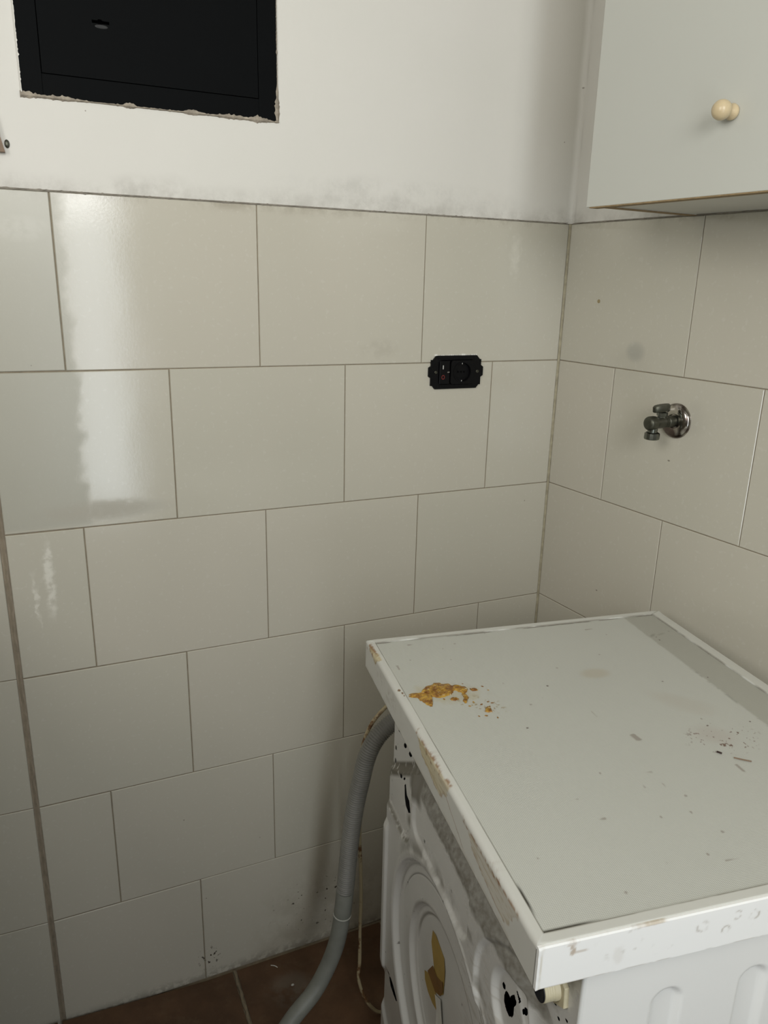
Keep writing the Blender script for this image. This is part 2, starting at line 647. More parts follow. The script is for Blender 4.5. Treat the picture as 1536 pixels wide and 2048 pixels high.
# the wide brown seam between the two tiled faces: uneven mortar
vs, fs = [], []
nz = 160
for i in range(nz + 1):
    z = -0.01 + (ROWS[-1] + 0.01) * i / nz
    wob = (math.sin(i * 1.7) + math.sin(i * 0.61 + 1)) * 0.0006 + random.uniform(-1, 1) * 0.0006
    wide = 0.0012 * max(0.0, 1 - z / 0.9)
    vs += [(-L_SEAM - 0.0076 - wide, 0.0008, z), (-L_SEAM - 0.0038 + wob, 0.0024, z), (-L_SEAM + 0.0002 + wob * 0.6 + wide * 0.7, 0.0004, z),
           (-L_SEAM + 0.0008 + wob, 0.006, z), (-L_SEAM - 0.0084, 0.006, z)]
    if i:
        a = (i - 1) * 5
        b = i * 5
        for q in range(4):
            fs.append((a + q, a + q + 1, b + q + 1, b + q))
M['seam'] = simple('brown_seam_mortar', (0.33, 0.275, 0.205), 0.85, nscale=45, var=0.3, bump=0.5)
mesh_obj('mortar_seam', vs, fs, M['seam'], wall_bl, True)

# ---- right wall
bm = bmesh.new()
mr = Matrix((RT, -RN, Vector((0, 0, 1)))).transposed().to_4x4()      # local x along wall, local y into the wall
box(bm, (-0.03, 0.0016, -0.05), (2.75, 0.12, ROWS[-1]), mtx=mr)
wall_right = struct(bm_obj('wall_right', bm, M['grout']))
bm = bmesh.new()
box(bm, (-0.03, -0.0004, ROWS[-1] + 0.0016), (2.75, 0.12, TOP), mtx=mr)
bm_obj('plaster', bm, M['plaster'], wall_right)
OFF_R = [0.1492, 0.2973, 0.1492, 0.2973, 0.1492, 0.3019]
for r in range(6):
    js = [0.002] + [OFF_R[r] + k * TW for k in range(6)]
    for k in range(len(js) - 1):
        add_tile(wall_right, RT * js[k], RT, js[k + 1] - js[k], ROWS[r], ROWS[r + 1])
# the corner: yellowed grout between the tiles, a rounded plaster fillet above
vs, fs = [], []
for i in range(121):
    z = -0.01 + (ROWS[-1] + 0.01) * i / 120
    w = 0.0030 + random.uniform(-1, 1) * 0.0004
    vs += [(-w - 0.0006, -0.0003, z), (-w * 0.35, -w * 0.35, z)]
    p = RT * (w + 0.0006) + RN * 0.0003
    vs += [(p.x, p.y, z)]
    if i:
        a = (i - 1) * 3
        b = i * 3
        for q in range(2):
            fs.append((a + q, b + q, b + q + 1, a + q + 1))
mesh_obj('corner_grout', vs, fs, M['grout_light'], wall_right, True)
vs, fs = [], []
R_ = 0.011
for i in range(61):
    z = ROWS[-1] + (TOP - ROWS[-1]) * i / 60
    for q in range(9):
        t = q / 8
        p0 = Vector((-R_, -0.0005, 0))
        p2 = RT * R_ + RN * 0.0005
        p = p0 * (1 - t) ** 2 + Vector((0, 0, 0)) * 2 * t * (1 - t) + p2 * t * t
        e = 0.0004 * math.sin(i * 1.1)
        vs.append((p.x - e, p.y, z))
    if i:
        a = (i - 1) * 9
        b = i * 9
        for q in range(8):
            fs.append((a + q, b + q, b + q + 1, a + q + 1))
mesh_obj('corner_fillet', vs, fs, M['plaster'], wall_right, True)


# ragged dirty edge where plaster meets the tiles
def ragged(name, parent, x0, x1, fn, z, amp, mat, seed, n=260):
    rs = random.Random(seed)
    vs, fs = [], []
    for i in range(n + 1):
        s = x0 + (x1 - x0) * i / n
        lo = z - abs(rs.gauss(0, amp)) * 0.6 - 0.0004
        hi = z + 0.0012 + abs(rs.gauss(0, amp))
        for zz, d in ((lo, 0.0002), ((lo + hi) / 2, -0.0010), (hi, 0.0002)):
            vs.append(fn(s, d, zz))
        if i:
            a = (i - 1) * 3
            b = i * 3
            for q in range(2):
                fs.append((a + q, b + q, b + q + 1, a + q + 1))
    return mesh_obj(name, vs, fs, mat, parent)


M['dirt_line'] = simple('dusty_joint_dirt', (0.33, 0.30, 0.25), 0.9, nscale=70, var=0.4, bump=0.3)
ragged('plaster_edge', wall_back, -1.02, 0.0, lambda s, d, z: (s, d, z), ROWS[-1], 0.0010, M['dirt_line'], 3)
ragged('plaster_edge', wall_right, 0.0, 1.2, lambda s, d, z: tuple(RT * s - RN * d + Vector((0, 0, z))), ROWS[-1], 0.0006, M['dirt_line'], 4)


# ---- floor: terracotta tiles in sandy grout
def zf(x, y):
    return -0.011 + 0.075 * min(0.27, max(0.0, -0.76 - x))


bm = bmesh.new()
box(bm, (-1.75, -2.7, -0.10), (0.5, 0.13, -0.0135))
floor = struct(bm_obj('floor', bm, M['floor_grout']))
FX, FY, FP = -0.6935, -0.335, 0.335
for i in range(-3, 4):
    for j in range(-7, 2):
        x0, y0 = FX + i * FP, FY + j * FP
        x1, y1 = x0 + FP, y0 + FP
        x0c, x1c, y0c, y1c = max(x0, -1.72), min(x1, 0.4), max(y0, -2.6), min(y1, 0.0)
        if x1c - x0c < 0.02 or y1c - y0c < 0.02:
            continue
        g = 0.0045
        vs, fs = [], []
        nx = 6
        xs = [x0c + g + (x1c - x0c - 2 * g) * q / nx for q in range(nx + 1)]
        for q, x in enumerate(xs):
            ins = 0.001 if 0 < q < nx else 0.0
            vs += [(x, y0c + g, zf(x, 0) - 0.010), (x, y0c + g + 0.0015, zf(x, 0)), (x, y1c - g - 0.0015, zf(x, 0)), (x, y1c - g, zf(x, 0) - 0.010)]
            if q:
                a = (q - 1) * 4
                b = q * 4
                for s in range(3):
                    fs.append((a + s, b + s, b + s + 1, a + s + 1))
        fs.append((0, 1, 2, 3))
        e = nx * 4
        fs.append((e + 3, e + 2, e + 1, e))
        mesh_obj('floor_tile', vs, fs, M['terracotta'], floor)
# sandy mortar standing a little proud in the visible joint, and dust along the wall
bm = bmesh.new()
pts = [Vector((-0.689 - 0.10 * t * 0.11 / 0.12 * 0.9 + 0.002 * math.sin(t * 9), -0.004 - 0.34 * t, -0.0135)) for t in [i / 40 for i in range(41)]]
pts = [Vector((-0.6935 + 0.0012 * math.sin(i * 1.3), -0.004 - 0.36 * i / 40, -0.0130)) for i in range(41)]
sweep(bm, pts, lambda i, s: 0.0038 + 0.0008 * math.sin(i * 2.1), 8)
bm_obj('joint_mortar', bm, M['floor_grout'], floor, 60)

# ---- ceiling, unseen walls, and the wall with the glazed opening behind the camera
bm = bmesh.new()
box(bm, (-1.75, -2.7, TOP), (0.5, 0.13, TOP + 0.1))
struct(bm_obj('ceiling', bm, M['ceiling']))
bm = bmesh.new()
box(bm, (-1.80, -2.7, -0.05), (-1.68, 0.13, TOP))
struct(bm_obj('wall_left', bm, M['side_wall']))
WX0, WX1, WZ0, WZ1 = -1.62, -0.90, 1.62, 2.44                      # window
DX0, DX1, DZ1 = -0.86, -0.54, 2.05                                  # narrow glazed door leaf
bm = bmesh.new()
box(bm, (-1.75, -2.72, -0.05), (WX0, -2.60, TOP))
box(bm, (WX0, -2.72, -0.05), (WX1, -2.60, WZ0))
box(bm, (WX0, -2.72, WZ1), (WX1, -2.60, TOP))
box(bm, (WX1, -2.72, -0.05), (0.5, -2.60, TOP))
struct(bm_obj('wall_front', bm, M['side_wall']))
bm = bmesh.new()                                                     # added unseen wall behind the camera, blocks light from the lower left
box(bm, (-1.70, -1.78, -0.012), (-0.85, -1.66, 1.58), 0.004)
struct(bm_obj('light_blocker_rear', bm, M['side_wall']))
bm = bmesh.new()                                                     # added unseen low wall, shades the bottom left from the side lamp
box(bm, (-1.679, -1.655, -0.012), (-1.18, -0.06, 1.05), 0.004)
struct(bm_obj('light_blocker_left', bm, M['side_wall']))


def opening(name, x0, x1, z0, z1, y0=-2.67):
    bm = bmesh.new()
    lo = 0.40 if z1 - z0 > 1.5 else 0.03
    for a, b in (((x0, z0), (x0 + 0.025, z1)), ((x1 - 0.025, z0), (x1, z1)), ((x0 + 0.025, z0), (x1 - 0.025, z0 + lo)), ((x0 + 0.025, z1 - 0.05), (x1 - 0.025, z1))):
        box(bm, (a[0], y0, a[1]), (b[0], y0 + 0.04, b[1]), 0.003)
    return struct(bm_obj(name, bm, M['enamel']))


fr = opening('side_fill_frame', -0.36, 0.36, -0.36, 0.36, -0.02)           # added unseen frame round the side fill lamp
fr.matrix_world = Matrix.Translation((-1.665, -1.20, 1.78)) @ Matrix.Rotation(math.radians(90), 4, 'Z')
opening('window_1', WX0, WX1, WZ0, WZ1)
opening('door_1', -0.86, -0.59, -0.011, 2.01, -1.985)               # narrow glazed door leaf, daylight behind it

# ================================================================ METER / SAFE DOOR IN THE PLASTER
box_e = empty('wall_cupboard', (-0.7505, 0.0, BZ0))
tag(box_e, 'black flush metal wall cupboard with a keyhole, set in the white plaster', 'cabinet')
box_e.location = (0, 0, 0)
bm = bmesh.new()
FW = 0.0295
DX_0, DX_1, DZ_0 = -0.9020, -0.6007, 1.6388
fb = -0.0025
box(bm, (BX0 + 0.0005, fb, BZ0 + 0.0005), (DX_0 - 0.0010, 0.012, BZ1 - 0.001), 0.0006)
box(bm, (DX_1 + 0.0010, fb, BZ0 + 0.0005), (BX1 - 0.0005, 0.012, BZ1 - 0.001), 0.0006)
box(bm, (DX_0 - 0.0010, fb, BZ0 + 0.0005), (DX_1 + 0.0010, 0.012, DZ_0 - 0.0010), 0.0006)
box(bm, (DX_0 - 0.0010, fb, 1.9912), (DX_1 + 0.0010, 0.012, BZ1 - 0.001), 0.0006)
bm_obj('frame', bm, M['black_metal'], box_e)
bm = bmesh.new()
box(bm, (BX0 + 0.003, 0.0125, BZ0 + 0.003), (BX1 - 0.003, 0.06, BZ1 - 0.003))
bm_obj('body', bm, M['void'], box_e)
# door leaf built round the key slot so the slot is a real hole
kx0, kx1, kz = -0.8325, -0.8098, 1.7095
bm = bmesh.new()
dl = -0.0022


def face_with_slot(bm):
    hole = []
    hh = 0.0019
    ztilt = -0.0006
    for x, dz in ((kx0, hh), (kx0 + 0.007, hh), (kx0 + 0.0085, hh * 1.8), (kx0 + 0.0125, hh * 1.8), (kx0 + 0.014, hh), (kx1, hh)):
        hole.append((x, kz + dz))
    for x, dz in ((kx1, -hh), (kx0 + 0.014, -hh), (kx0 + 0.0125, -hh * 1.6), (kx0 + 0.0085, -hh * 1.6), (kx0 + 0.007, -hh), (kx0, -hh)):
        hole.append((x, kz + dz))
    outer = [(DX_0, DZ_0), (DX_0, 1.99), (DX_1, 1.99), (DX_1, DZ_0)]
    n = len(hole)
    for y in (dl, 0.0005):
        hv = [bm.verts.new((x, y, z)) for x, z in hole]
        ov = [bm.verts.new((x, y, z)) for x, z in outer]
        # top, bottom, left, right regions
        bm.faces.new([ov[1], ov[2]] + hv[5::-1])
        bm.faces.new([ov[3], ov[0]] + hv[11:5:-1])
        bm.faces.new([ov[0], ov[1], hv[0], hv[11]])
        bm.faces.new([ov[2], ov[3], hv[6], hv[5]])
    vs = list(bm.verts)
    m = n + 4
    for i in range(n):
        j = (i + 1) % n
        bm.faces.new((vs[i], vs[j], vs[m + j], vs[m + i]))
    for i in range(4):
        j = (i + 1) % 4
        bm.faces.new((vs[n + i], vs[n + j], vs[m + n + j], vs[m + n + i]))


face_with_slot(bm)
door = bm_obj('door', bm, M['black_metal'], box_e)
bm = bmesh.new()                                                     # the pressed, dusty lip under the key slot
lathe(bm, [(0.0085, 0.0), (0.0065, 0.0003), (0.004, 0.0002), (0.0, 0.0002)], align((-0.8205, dl - 0.00005, 1.7042), (0, -1, 0)) @ Matrix.Diagonal((0.30, 1, 1, 1)), 28, False)
M['dust_black'] = simple('dusty_black', (0.009, 0.010, 0.010), 0.6, nscale=200, var=0.5)
bm_obj('keyhole_lip', bm, M['dust_black'], door)

# ragged plaster lip round the cupboard (bottom and lower right)
rs = random.Random(11)
vs, fs = [], []
path = []
n1 = 150
for i in range(n1 + 1):
    x = BX0 - 0.002 + (BX1 - BX0 + 0.004) * i / n1
    path.append((x, BZ0, 0))
for i in range(1, 71):
    path.append((BX1, BZ0 + 0.175 * i / 70, 1))
bite = 0.0
for i, (x, z, side) in enumerate(path):
    t = x
    w = 0.0004 + abs(rs.gauss(0, 0.0007))
    if side == 0:
        for c, wd, a in ((-0.925, 0.02, 0.0035), (-0.88, 0.02, 0.0022), (-0.79, 0.007, 0.004), (-0.70, 0.012, 0.0035), (-0.64, 0.02, 0.003), (-0.600, 0.012, 0.0055)):
            w += a * math.exp(-((x - c) / wd) ** 2) * (0.6 + 0.8 * rs.random())
        vs += [(x, -0.0006, z - w * 0.55 - 0.0004), (x, -0.0034, z - 0.0002), (x, -0.0028, z + w)]
    else:
        w += 0.0055 * math.exp(-((z - 1.625) / 0.022) ** 2) * (0.6 + 0.6 * rs.random())
        vs += [(x + w * 0.5 + 0.0008, -0.0006, z), (x, -0.0034, z), (x - w * 0.8, -0.0028, z)]
    if i:
        a = (i - 1) * 3
        b = i * 3
        for q in range(2):
            fs.append((a + q, b + q, b + q + 1, a + q + 1))
mesh_obj('broken_plaster_edge', vs, fs, M['crumb'], wall_back)
vs, fs = [], []
for i in range(91):                                                  # thin lip up the left side
    z = BZ0 + 0.19 * i / 90
    w = 0.0006 + abs(rs.gauss(0, 0.0005))
    vs += [(BX0 - 0.0012 - w * .5, -0.0006, z), (BX0, -0.0030, z), (BX0 + w, -0.0027, z)]
    if i:
        a = (i - 1) * 3
        b = i * 3
        for q in range(2):
            fs.append((a + q, b + q, b + q + 1, a + q + 1))
mesh_obj('broken_plaster_edge', vs, fs, M['plaster'], wall_back)

# ---- wooden batten and a screw head at the left edge
bm = bmesh.new()
prism(bm, [(-1.06, 1.5318), (-0.9585, 1.5340), (-0.9625, 1.552), (-0.9680, 1.585), (-1.06, 1.600)], -0.001, 0.010, align((0, -0.001, 0), (0, -1, 0), (1, 0, 0)) @ Matrix.Diagonal((1, 1, 1, 1)))
# align() gives x = world x, y = z cross x; make sure the profile stands upright
o = bm_obj('wooden_batten', bm, M['wood_strip'])
tag(o, 'end of a brown wooden batten on the plaster at the left edge', 'batten')
bm = bmesh.new()
lathe(bm, [(0.0042, 0.0), (0.0042, 0.0012), (0.0034, 0.0024), (0.0012, 0.0030), (0.0, 0.0030)], align((-0.9552, -0.0003, 1.5455), (0, -1, 0)) @ Matrix.Diagonal((1.3, 0.8, 1, 1)), 20)
o = bm_obj('screw', bm, M['cast_brass'], None, 40)
tag(o, 'small grey screw head in the plaster beside the wooden batten', 'screw')

# ================================================================ SOCKET
sk = empty('wall_socket', (-0.2335, 0.0, 1.2178))
tag(sk, 'black coverless switch and socket insert across a tile joint', 'socket')
bm = bmesh.new()


def ring_plate(bm, outer, inner, y0, y1):
    """flat plate with a rectangular opening; outer and inner are same-length loops"""
    n = len(outer)
    L = [[bm.verts.new((x, y, z)) for x, z in lp] for lp, y in ((outer, y0), (inner, y0), (inner, y1), (outer, y1))]
    for a, b in ((0, 1), (1, 2), (2, 3), (3, 0)):
        for i in range(n):
            j = (i + 1) % n
            bm.faces.new((L[a][i], L[a][j], L[b][j], L[b][i]))


hw, hh, cc = 0.0530, 0.0305, 0.009
outer = [(-hw + cc, -hh), (hw - cc, -hh), (hw - 0.0035, -hh + 0.0065), (hw, -hh + 0.0065), (hw, -0.010), (hw + 0.0048, -0.007), (hw + 0.0048, 0.009), (hw, 0.012),
         (hw, hh - 0.0075), (hw - 0.003, hh - 0.0075), (hw - cc - 0.001, hh), (-hw + cc + 0.001, hh), (-hw + 0.004, hh - 0.0075), (-hw, hh - 0.0075), (-hw, 0.012), (-hw - 0.0048, 0.009),
         (-hw - 0.0048, -0.007), (-hw, -0.010), (-hw, -hh + 0.0065), (-hw + 0.0035, -hh + 0.0065)]
iw, ih = 0.0375, 0.0225


def toinner(x, z):
    s = min(iw / max(abs(x), 1e-6), ih / max(abs(z), 1e-6))
    return (x * s, z * s)


inner = [toinner(x, z) for x, z in outer]
ring_plate(bm, outer, inner, -0.0035, 0.004)
box(bm, (-iw - 0.001, -0.0045, -ih - 0.0035), (iw + 0.001, -0.0030, -ih - 0.0005), 0.0004)
box(bm, (-iw - 0.001, -0.0045, ih + 0.0005), (iw + 0.001, -0.0030, ih + 0.0035), 0.0004)
bm_obj('mounting_frame', bm, M['black_plastic'], sk)
bm = bmesh.new()
box(bm, (-iw - 0.0008, -0.0008, -ih - 0.0008), (iw + 0.0008, 0.0040, ih + 0.0008))
bm_obj('back_box', bm, M['void'], sk)
sw = bm_obj('rocker_switch', (lambda b: (box(b, (-0.0365, -0.0060, -0.0215), (-0.0150, 0.0008, 0.0215), 0.0010), b)[1])(bmesh.new()), M['black_plastic'], sk)
bm = bmesh.new()
box(bm, (-0.0302, -0.0064, 0.0062), (-0.0284, -0.0058, 0.0132))
bm_obj('on_mark', bm, M['print_white'], sw)
bm = bmesh.new()
am = align((-0.0288, -0.0061, -0.0085), (0, -1, 0))
ra = []
for r, h in ((0.0034, 0), (0.0034, 0.0004), (0.0022, 0.0004), (0.0022, 0)):
    ra.append((r, h))
lathe(bm, ra, am @ Matrix.Diagonal((1.25, 1, 1, 1)), 24, False)
bm_obj('off_mark', bm, M['print_red'], sw)
bm = bmesh.new()
lathe(bm, [(0.0011, 0), (0.0011, 0.0004), (0, 0.0004)], align((-0.0168, -0.0060, 0.0006), (0, -1, 0)), 10, False)
lathe(bm, [(0.0011, 0), (0.0011, 0.0004), (0, 0.0004)], align((-0.0190, -0.0060, 0.0004), (0, -1, 0)), 10, False)
bm_obj('switch_print', bm, M['steel'], sw)
bm = bmesh.new()
# schuko style insert: square body with a round well
well, body = [], []
N = 40
for i in range(N):
    a = 2 * math.pi * i / N
    well.append((0.0115 + 0.0172 * math.cos(a), 0.0172 * math.sin(a)))
    m = max(abs(math.cos(a)) / 0.0245, abs(math.sin(a)) / 0.0218)
    body.append((0.0115 + math.cos(a) / m, math.sin(a) / m))
ring_plate(bm, body, well, -0.0068, -0.0006)
bot = [bm.verts.new((x, -0.0010, z)) for x, z in well]
bm.faces.new(bot)
so = bm_obj('socket_insert', bm, M['black_plastic'], sk)
bm = bmesh.new()
ro, ri = [], []
for i in range(N):
    a = 2 * math.pi * i / N
    ro.append((0.0115 + 0.0192 * math.cos(a), 0.0192 * math.sin(a)))
    ri.append((0.0115 + 0.0176 * math.cos(a), 0.0176 * math.sin(a)))
ring_plate(bm, ro, ri, -0.0078, -0.0066)
bm_obj('well_rim', bm, M['black_plastic'], so)
for z in (0.0160, -0.0160):
    bm = bmesh.new()
    box(bm, (0.0100, -0.0066, z - 0.0016), (0.0116, -0.0008, z + 0.0016), 0.0003)
    bm_obj('earth_contact', bm, M['steel'], so)
for z in (0.0, 0.0):
    pass
for dx in (-0.0065, 0.0, 0.0065):
    bm = bmesh.new()
    lathe(bm, [(0.0020, 0), (0.0020, 0.0005), (0, 0.0005)], align((0.0115 + dx, -0.0011, 0), (0, -1, 0)), 12, False)
    bm_obj('pin_hole', bm, M['void'], so)
for x in (-0.0432, 0.0452):
    bm = bmesh.new()
    lathe(bm, [(0.0030, 0.0), (0.0030, 0.0010), (0.0022, 0.0016), (0, 0.0016)], align((x, -0.0034, 0.0005), (0, -1, 0)), 16)
    box(bm, (x - 0.0024, -0.0054, 0.0001), (x + 0.0024, -0.0048, 0.0009))
    bm_obj('screw', bm, M['cast_brass'], sk)
bm = bmesh.new()
for i in range(46):                                                   # chipped white filler peeping out along the top edge
    x = -0.0440 + 0.088 * i / 45 + rs.uniform(-1, 1) * 0.0008
    s = 0.0006 + 0.0012 * rs.random() + (0.0018 if -0.046 < x < -0.038 or 0.012 < x < 0.020 else 0)
    bmesh.ops.create_icosphere(bm, subdivisions=1, radius=s, matrix=Matrix.Translation((x, -0.0004, hh + 0.0006)))
bm_obj('filler_crumbs', bm, M['white_flap'], sk)['kind'] = 'stuff'

# ================================================================ TAP ON THE RIGHT WALL
tp_o = RT * 0.3000 + Vector((0, 0, 1.1630))
tap = empty('angle_valve', (tp_o.x, tp_o.y, tp_o.z))
tap.rotation_euler = (0, 0, math.atan2(RN.y, RN.x))                   # local x = out of the wall, local y = sideways
tag(tap, 'nickel angle stop valve with round rosette, on the tiles right of the corner', 'tap')
X = Vector((1, 0, 0))
bm = bmesh.new()
lathe(bm, [(0.0295, 0.0), (0.0293, 0.0022), (0.0278, 0.0048), (0.0245, 0.0072), (0.019, 0.0088), (0.0135, 0.0096), (0.0118, 0.0090), (0.0112, 0.0060), (0.0, 0.0060)], align((0.0001, 0, 0), X), 56, False)
bm_obj('rosette', bm, M['rosette'], tap, 50)
bm = bmesh.new()
lathe(bm, [(0.0098, 0.004), (0.0098, 0.022), (0.0090, 0.0235), (0.0083, 0.0240), (0.0083, 0.030), (0.0096, 0.0312), (0.0100, 0.034), (0.0100, 0.050), (0.0104, 0.0515), (0.0112, 0.0530),
            (0.0117, 0.056), (0.0117, 0.0640), (0.0110, 0.0668), (0.0090, 0.0688), (0.0050, 0.0698), (0.0, 0.0700)], align((0, 0, 0), X), 36, False)
vb = bm_obj('valve_body', bm, M['cast_brass'], tap, 40)
bm = bmesh.new()
lathe(bm, [(0.0080, 0.004), (0.0080, 0.0185), (0.0, 0.0185)], align((0.0555, 0, 0), (0, 0, -1)), 28, False)
bm_obj('outlet', bm, M['dull_chrome'], tap, 40)
bm = bmesh.new()
lathe(bm, [(0.0100, 0.0155), (0.0122, 0.0168), (0.0126, 0.0215), (0.0124, 0.0262), (0.0112, 0.0272), (0.0068, 0.0272), (0.0066, 0.022), (0.0, 0.022)], align((0.0555, 0, 0), (0, 0, -1)), 14, False)
bm_obj('outlet_nut', bm, M['dull_chrome'], tap, 25)
bm = bmesh.new()
lathe(bm, [(0.0070, 0.004), (0.0070, 0.0105), (0.0088, 0.0112), (0.0090, 0.0165), (0.0074, 0.0172), (0.0050, 0.018), (0.0050, 0.021), (0.0, 0.021)], align((0.037, 0, 0), (0, 0, 1)), 8, False)
bm_obj('stem', bm, M['dull_chrome'], tap, 25)
bm = bmesh.new()
poly = []
for i in range(40):
    a = 2 * math.pi * i / 40
    r = 0.0105 + 0.0042 * abs(math.cos(a)) ** 3
    poly.append((r * math.cos(a) * 1.10, r * math.sin(a) * 0.74))
mh = Matrix.Translation((0.040, 0.0, 0.0195)) @ Matrix.Rotation(math.radians(8), 4, 'Y') @ Matrix.Rotation(math.radians(-12), 4, 'Z')
a_, b_, c_, d_ = [], [], [], []
for (x, y) in poly:
    a_.append(bm.verts.new(mh @ Vector((x * 0.93, y * 0.93, -0.0008))))
    b_.append(bm.verts.new(mh @ Vector((x, y, 0.0005))))
    c_.append(bm.verts.new(mh @ Vector((x, y, 0.0078))))
    d_.append(bm.verts.new(mh @ Vector((x * 0.88, y * 0.88, 0.0098))))
for p, q in ((a_, b_), (b_, c_), (c_, d_)):
    for i in range(40):
        j = (i + 1) % 40
        bm.faces.new((p[i], p[j], q[j], q[i]))
bm.faces.new(a_[::-1])
bm.faces.new(d_)
bm_obj('handle', bm, M['cast_brass'], tap, 35)

# beige wall plug in the tile left of the tap
wp = RT * 0.0930 + Vector((0, 0, 1.351))
bm = bmesh.new()
lathe(bm, [(0.0034, 0.0), (0.0032, 0.0007), (0.0019, 0.0008), (0.0015, 0.0002), (0.0, 0.0002)], align(wp + RN * 0.0001, RN), 18, False)
o = bm_obj('wall_plug', bm, simple('beige_plug', (0.36, 0.29, 0.15), 0.6), None, 40)
tag(o, 'tiny beige plug in the upper tile right of the corner', 'wall plug')

# ================================================================ WALL CABINET (right wall)
# built in wall coordinates: x along the wall, y = distance into the room, z up
cab = empty('wall_cabinet', (0, 0, 0))
tag(cab, 'white wall cabinet with chipboard bottom edge and pine knob', 'cabinet')
mc = Matrix((RT, RN, Vector((0, 0, 1)))).transposed().to_4x4()
CT0, CT1, CZ0, CZ1, CD = 0.2725, 0.960, 1.4885, 2.20, 0.2080
e = 0.0032


def lam(name, a, b, mat=None):
    bm = bmesh.new()
    box(bm, a, b, 0.0006, mtx=mc, seg=1)
    o = bm_obj(name, bm, mat or M['laminate_in'], cab)
    return o


lam('side_panel', (CT0, e, CZ0), (CT0 + 0.016, CD, CZ1))
lam('side_panel', (CT1 - 0.016, e, CZ0), (CT1, CD, CZ1))
lam('bottom_panel', (CT0 + 0.0162, e, CZ0 + 0.001), (CT1 - 0.0162, CD - 0.001, CZ0 + 0.017))
lam('top_panel', (CT0 + 0.0162, e, CZ1 - 0.016), (CT1 - 0.0162, CD - 0.001, CZ1))
bm = bmesh.new()
box(bm, (CT0 + 0.0003, e, CZ0 - 0.0008), (CT0 + 0.0157, CD - 0.0003, CZ0 + 0.0002), mtx=mc)
bm_obj('raw_edge', bm, M['chipboard'], cab)
for (t0, t1) in ((0.2765, 0.6150), (0.6180, 0.9700)):
    bm = bmesh.new()
    box(bm, (t0, CD + 0.0015, 1.4862), (t1, CD + 0.0185, 2.205), 0.0008, mtx=mc)
    d = bm_obj('door', bm, M['door_white'], cab)
    bm = bmesh.new()
    box(bm, (t0 + 0.006, CD + 0.0022, 1.4848), (t1 - 0.0008, CD + 0.0180, 1.4864), mtx=mc)
    bm_obj('raw_edge', bm, M['chipboard'], d)
    if t0 < 0.5:
        kc = mc @ Vector((0.5055, CD + 0.0185, 1.5755))
        bm = bmesh.new()
        lathe(bm, [(0.0068, 0.0), (0.0085, 0.0014), (0.0092, 0.0040), (0.0084, 0.0070), (0.0062, 0.0092), (0.0056, 0.0108), (0.0066, 0.0124), (0.0092, 0.0150), (0.0108, 0.0185),
                   (0.0112, 0.0220), (0.0103, 0.0262), (0.0078, 0.0298), (0.0042, 0.0318), (0.0, 0.0324)], align(kc, RN), 36, True)
        bm_obj('knob', bm, M['pine'], d, 60)

# ================================================================ WASHING MACHINE
MY = -0.15
wm = empty('washing_machine', (-0.6014, -0.8506, -0.011), MY)
tag(wm, 'white washing machine, dented rear panel showing, worn lid with an amber stain', 'washing machine')
ZB = 0.011                                                           # part heights below are floor-plan heights + ZB
T = 0.850 + ZB
IW, IL = 0.4823, 0.5572                                              # inset laminate: x 0..IW, y 0..IL
X0 = 0.040                                                           # rear sheet plane
BYN, BYF = -0.008, 0.565                                             # near and far body sides
BXF = 0.492


# --- laminate inset with its stains
def grid(nx, ny, fx, fy):
    xs = np.linspace(fx[0], fx[1], nx + 1)
    ys = np.linspace(fy[0], fy[1], ny + 1)
    gx, gy = np.meshgrid(xs, ys, indexing='ij')
    idx = np.arange((nx + 1) * (ny + 1)).reshape(nx + 1, ny + 1)
    q = np.stack([idx[:-1, :-1], idx[1:, :-1], idx[1:, 1:], idx[:-1, 1:]], -1).reshape(-1, 4)
    return gx.ravel(), gy.ravel(), q


def raw_mesh(name, co, quads, mat, parent, smooth=True):
    me = bpy.data.meshes.new(name)
    me.vertices.add(len(co))
    me.vertices.foreach_set('co', np.asarray(co, dtype=np.float32).ravel())
    nq = len(quads)
    me.loops.add(nq * 4)
    me.loops.foreach_set('vertex_index', np.asarray(quads, dtype=np.int32).ravel())
    me.polygons.add(nq)
    me.polygons.foreach_set('loop_start', np.arange(0, nq * 4, 4, dtype=np.int32))
    me.polygons.foreach_set('loop_total', np.full(nq, 4, dtype=np.int32))
    me.update(calc_edges=True)
    me.polygons.foreach_set('use_smooth', [smooth] * nq)
    me.materials.append(mat)
    o = bpy.data.objects.new(name, me)
    COL.objects.link(o)
    o.parent = parent
    return o


gx, gy, q = grid(402, 464, (0.0005, IW - 0.0005), (0.0005, IL - 0.0005))
n1 = vnoise(gx, gy, 18, 1)
n2 = vnoise(gx, gy, 90, 2)
n3 = vnoise(gx, gy, 260, 3, 2)
c = np.tile(np.array([0.53, 0.535, 0.49]), (len(gx), 1))
c *= (0.97 + 0.06 * vnoise(gx, gy, 5, 4))[:, None]
al = np.zeros(len(gx))
# darker strip beside the right rim, with a dusty border
edge = 0.426 + 0.003 * (n1 - 0.5) + 0.004 * (n2 - 0.5)
strip = sm(gx, edge - 0.0012, edge + 0.0035)
c = blend(c, (0.385, 0.38, 0.33), strip * 0.85)
bd = np.exp(-((gx - edge) / 0.0022) ** 2) * sm(n2, 0.45, 0.7) * sm(0.42 - gy, -0.02, 0.06)
c = blend(c, (0.22, 0.21, 0.18), bd * 0.55)


def rad(cx, cy, rx, ry, ang=0.0):
    ca, sa = math.cos(ang), math.sin(ang)
    u = (gx - cx) * ca + (gy - cy) * sa
    v = -(gx - cx) * sa + (gy - cy) * ca
    return np.sqrt((u / rx) ** 2 + (v / ry) ** 2)


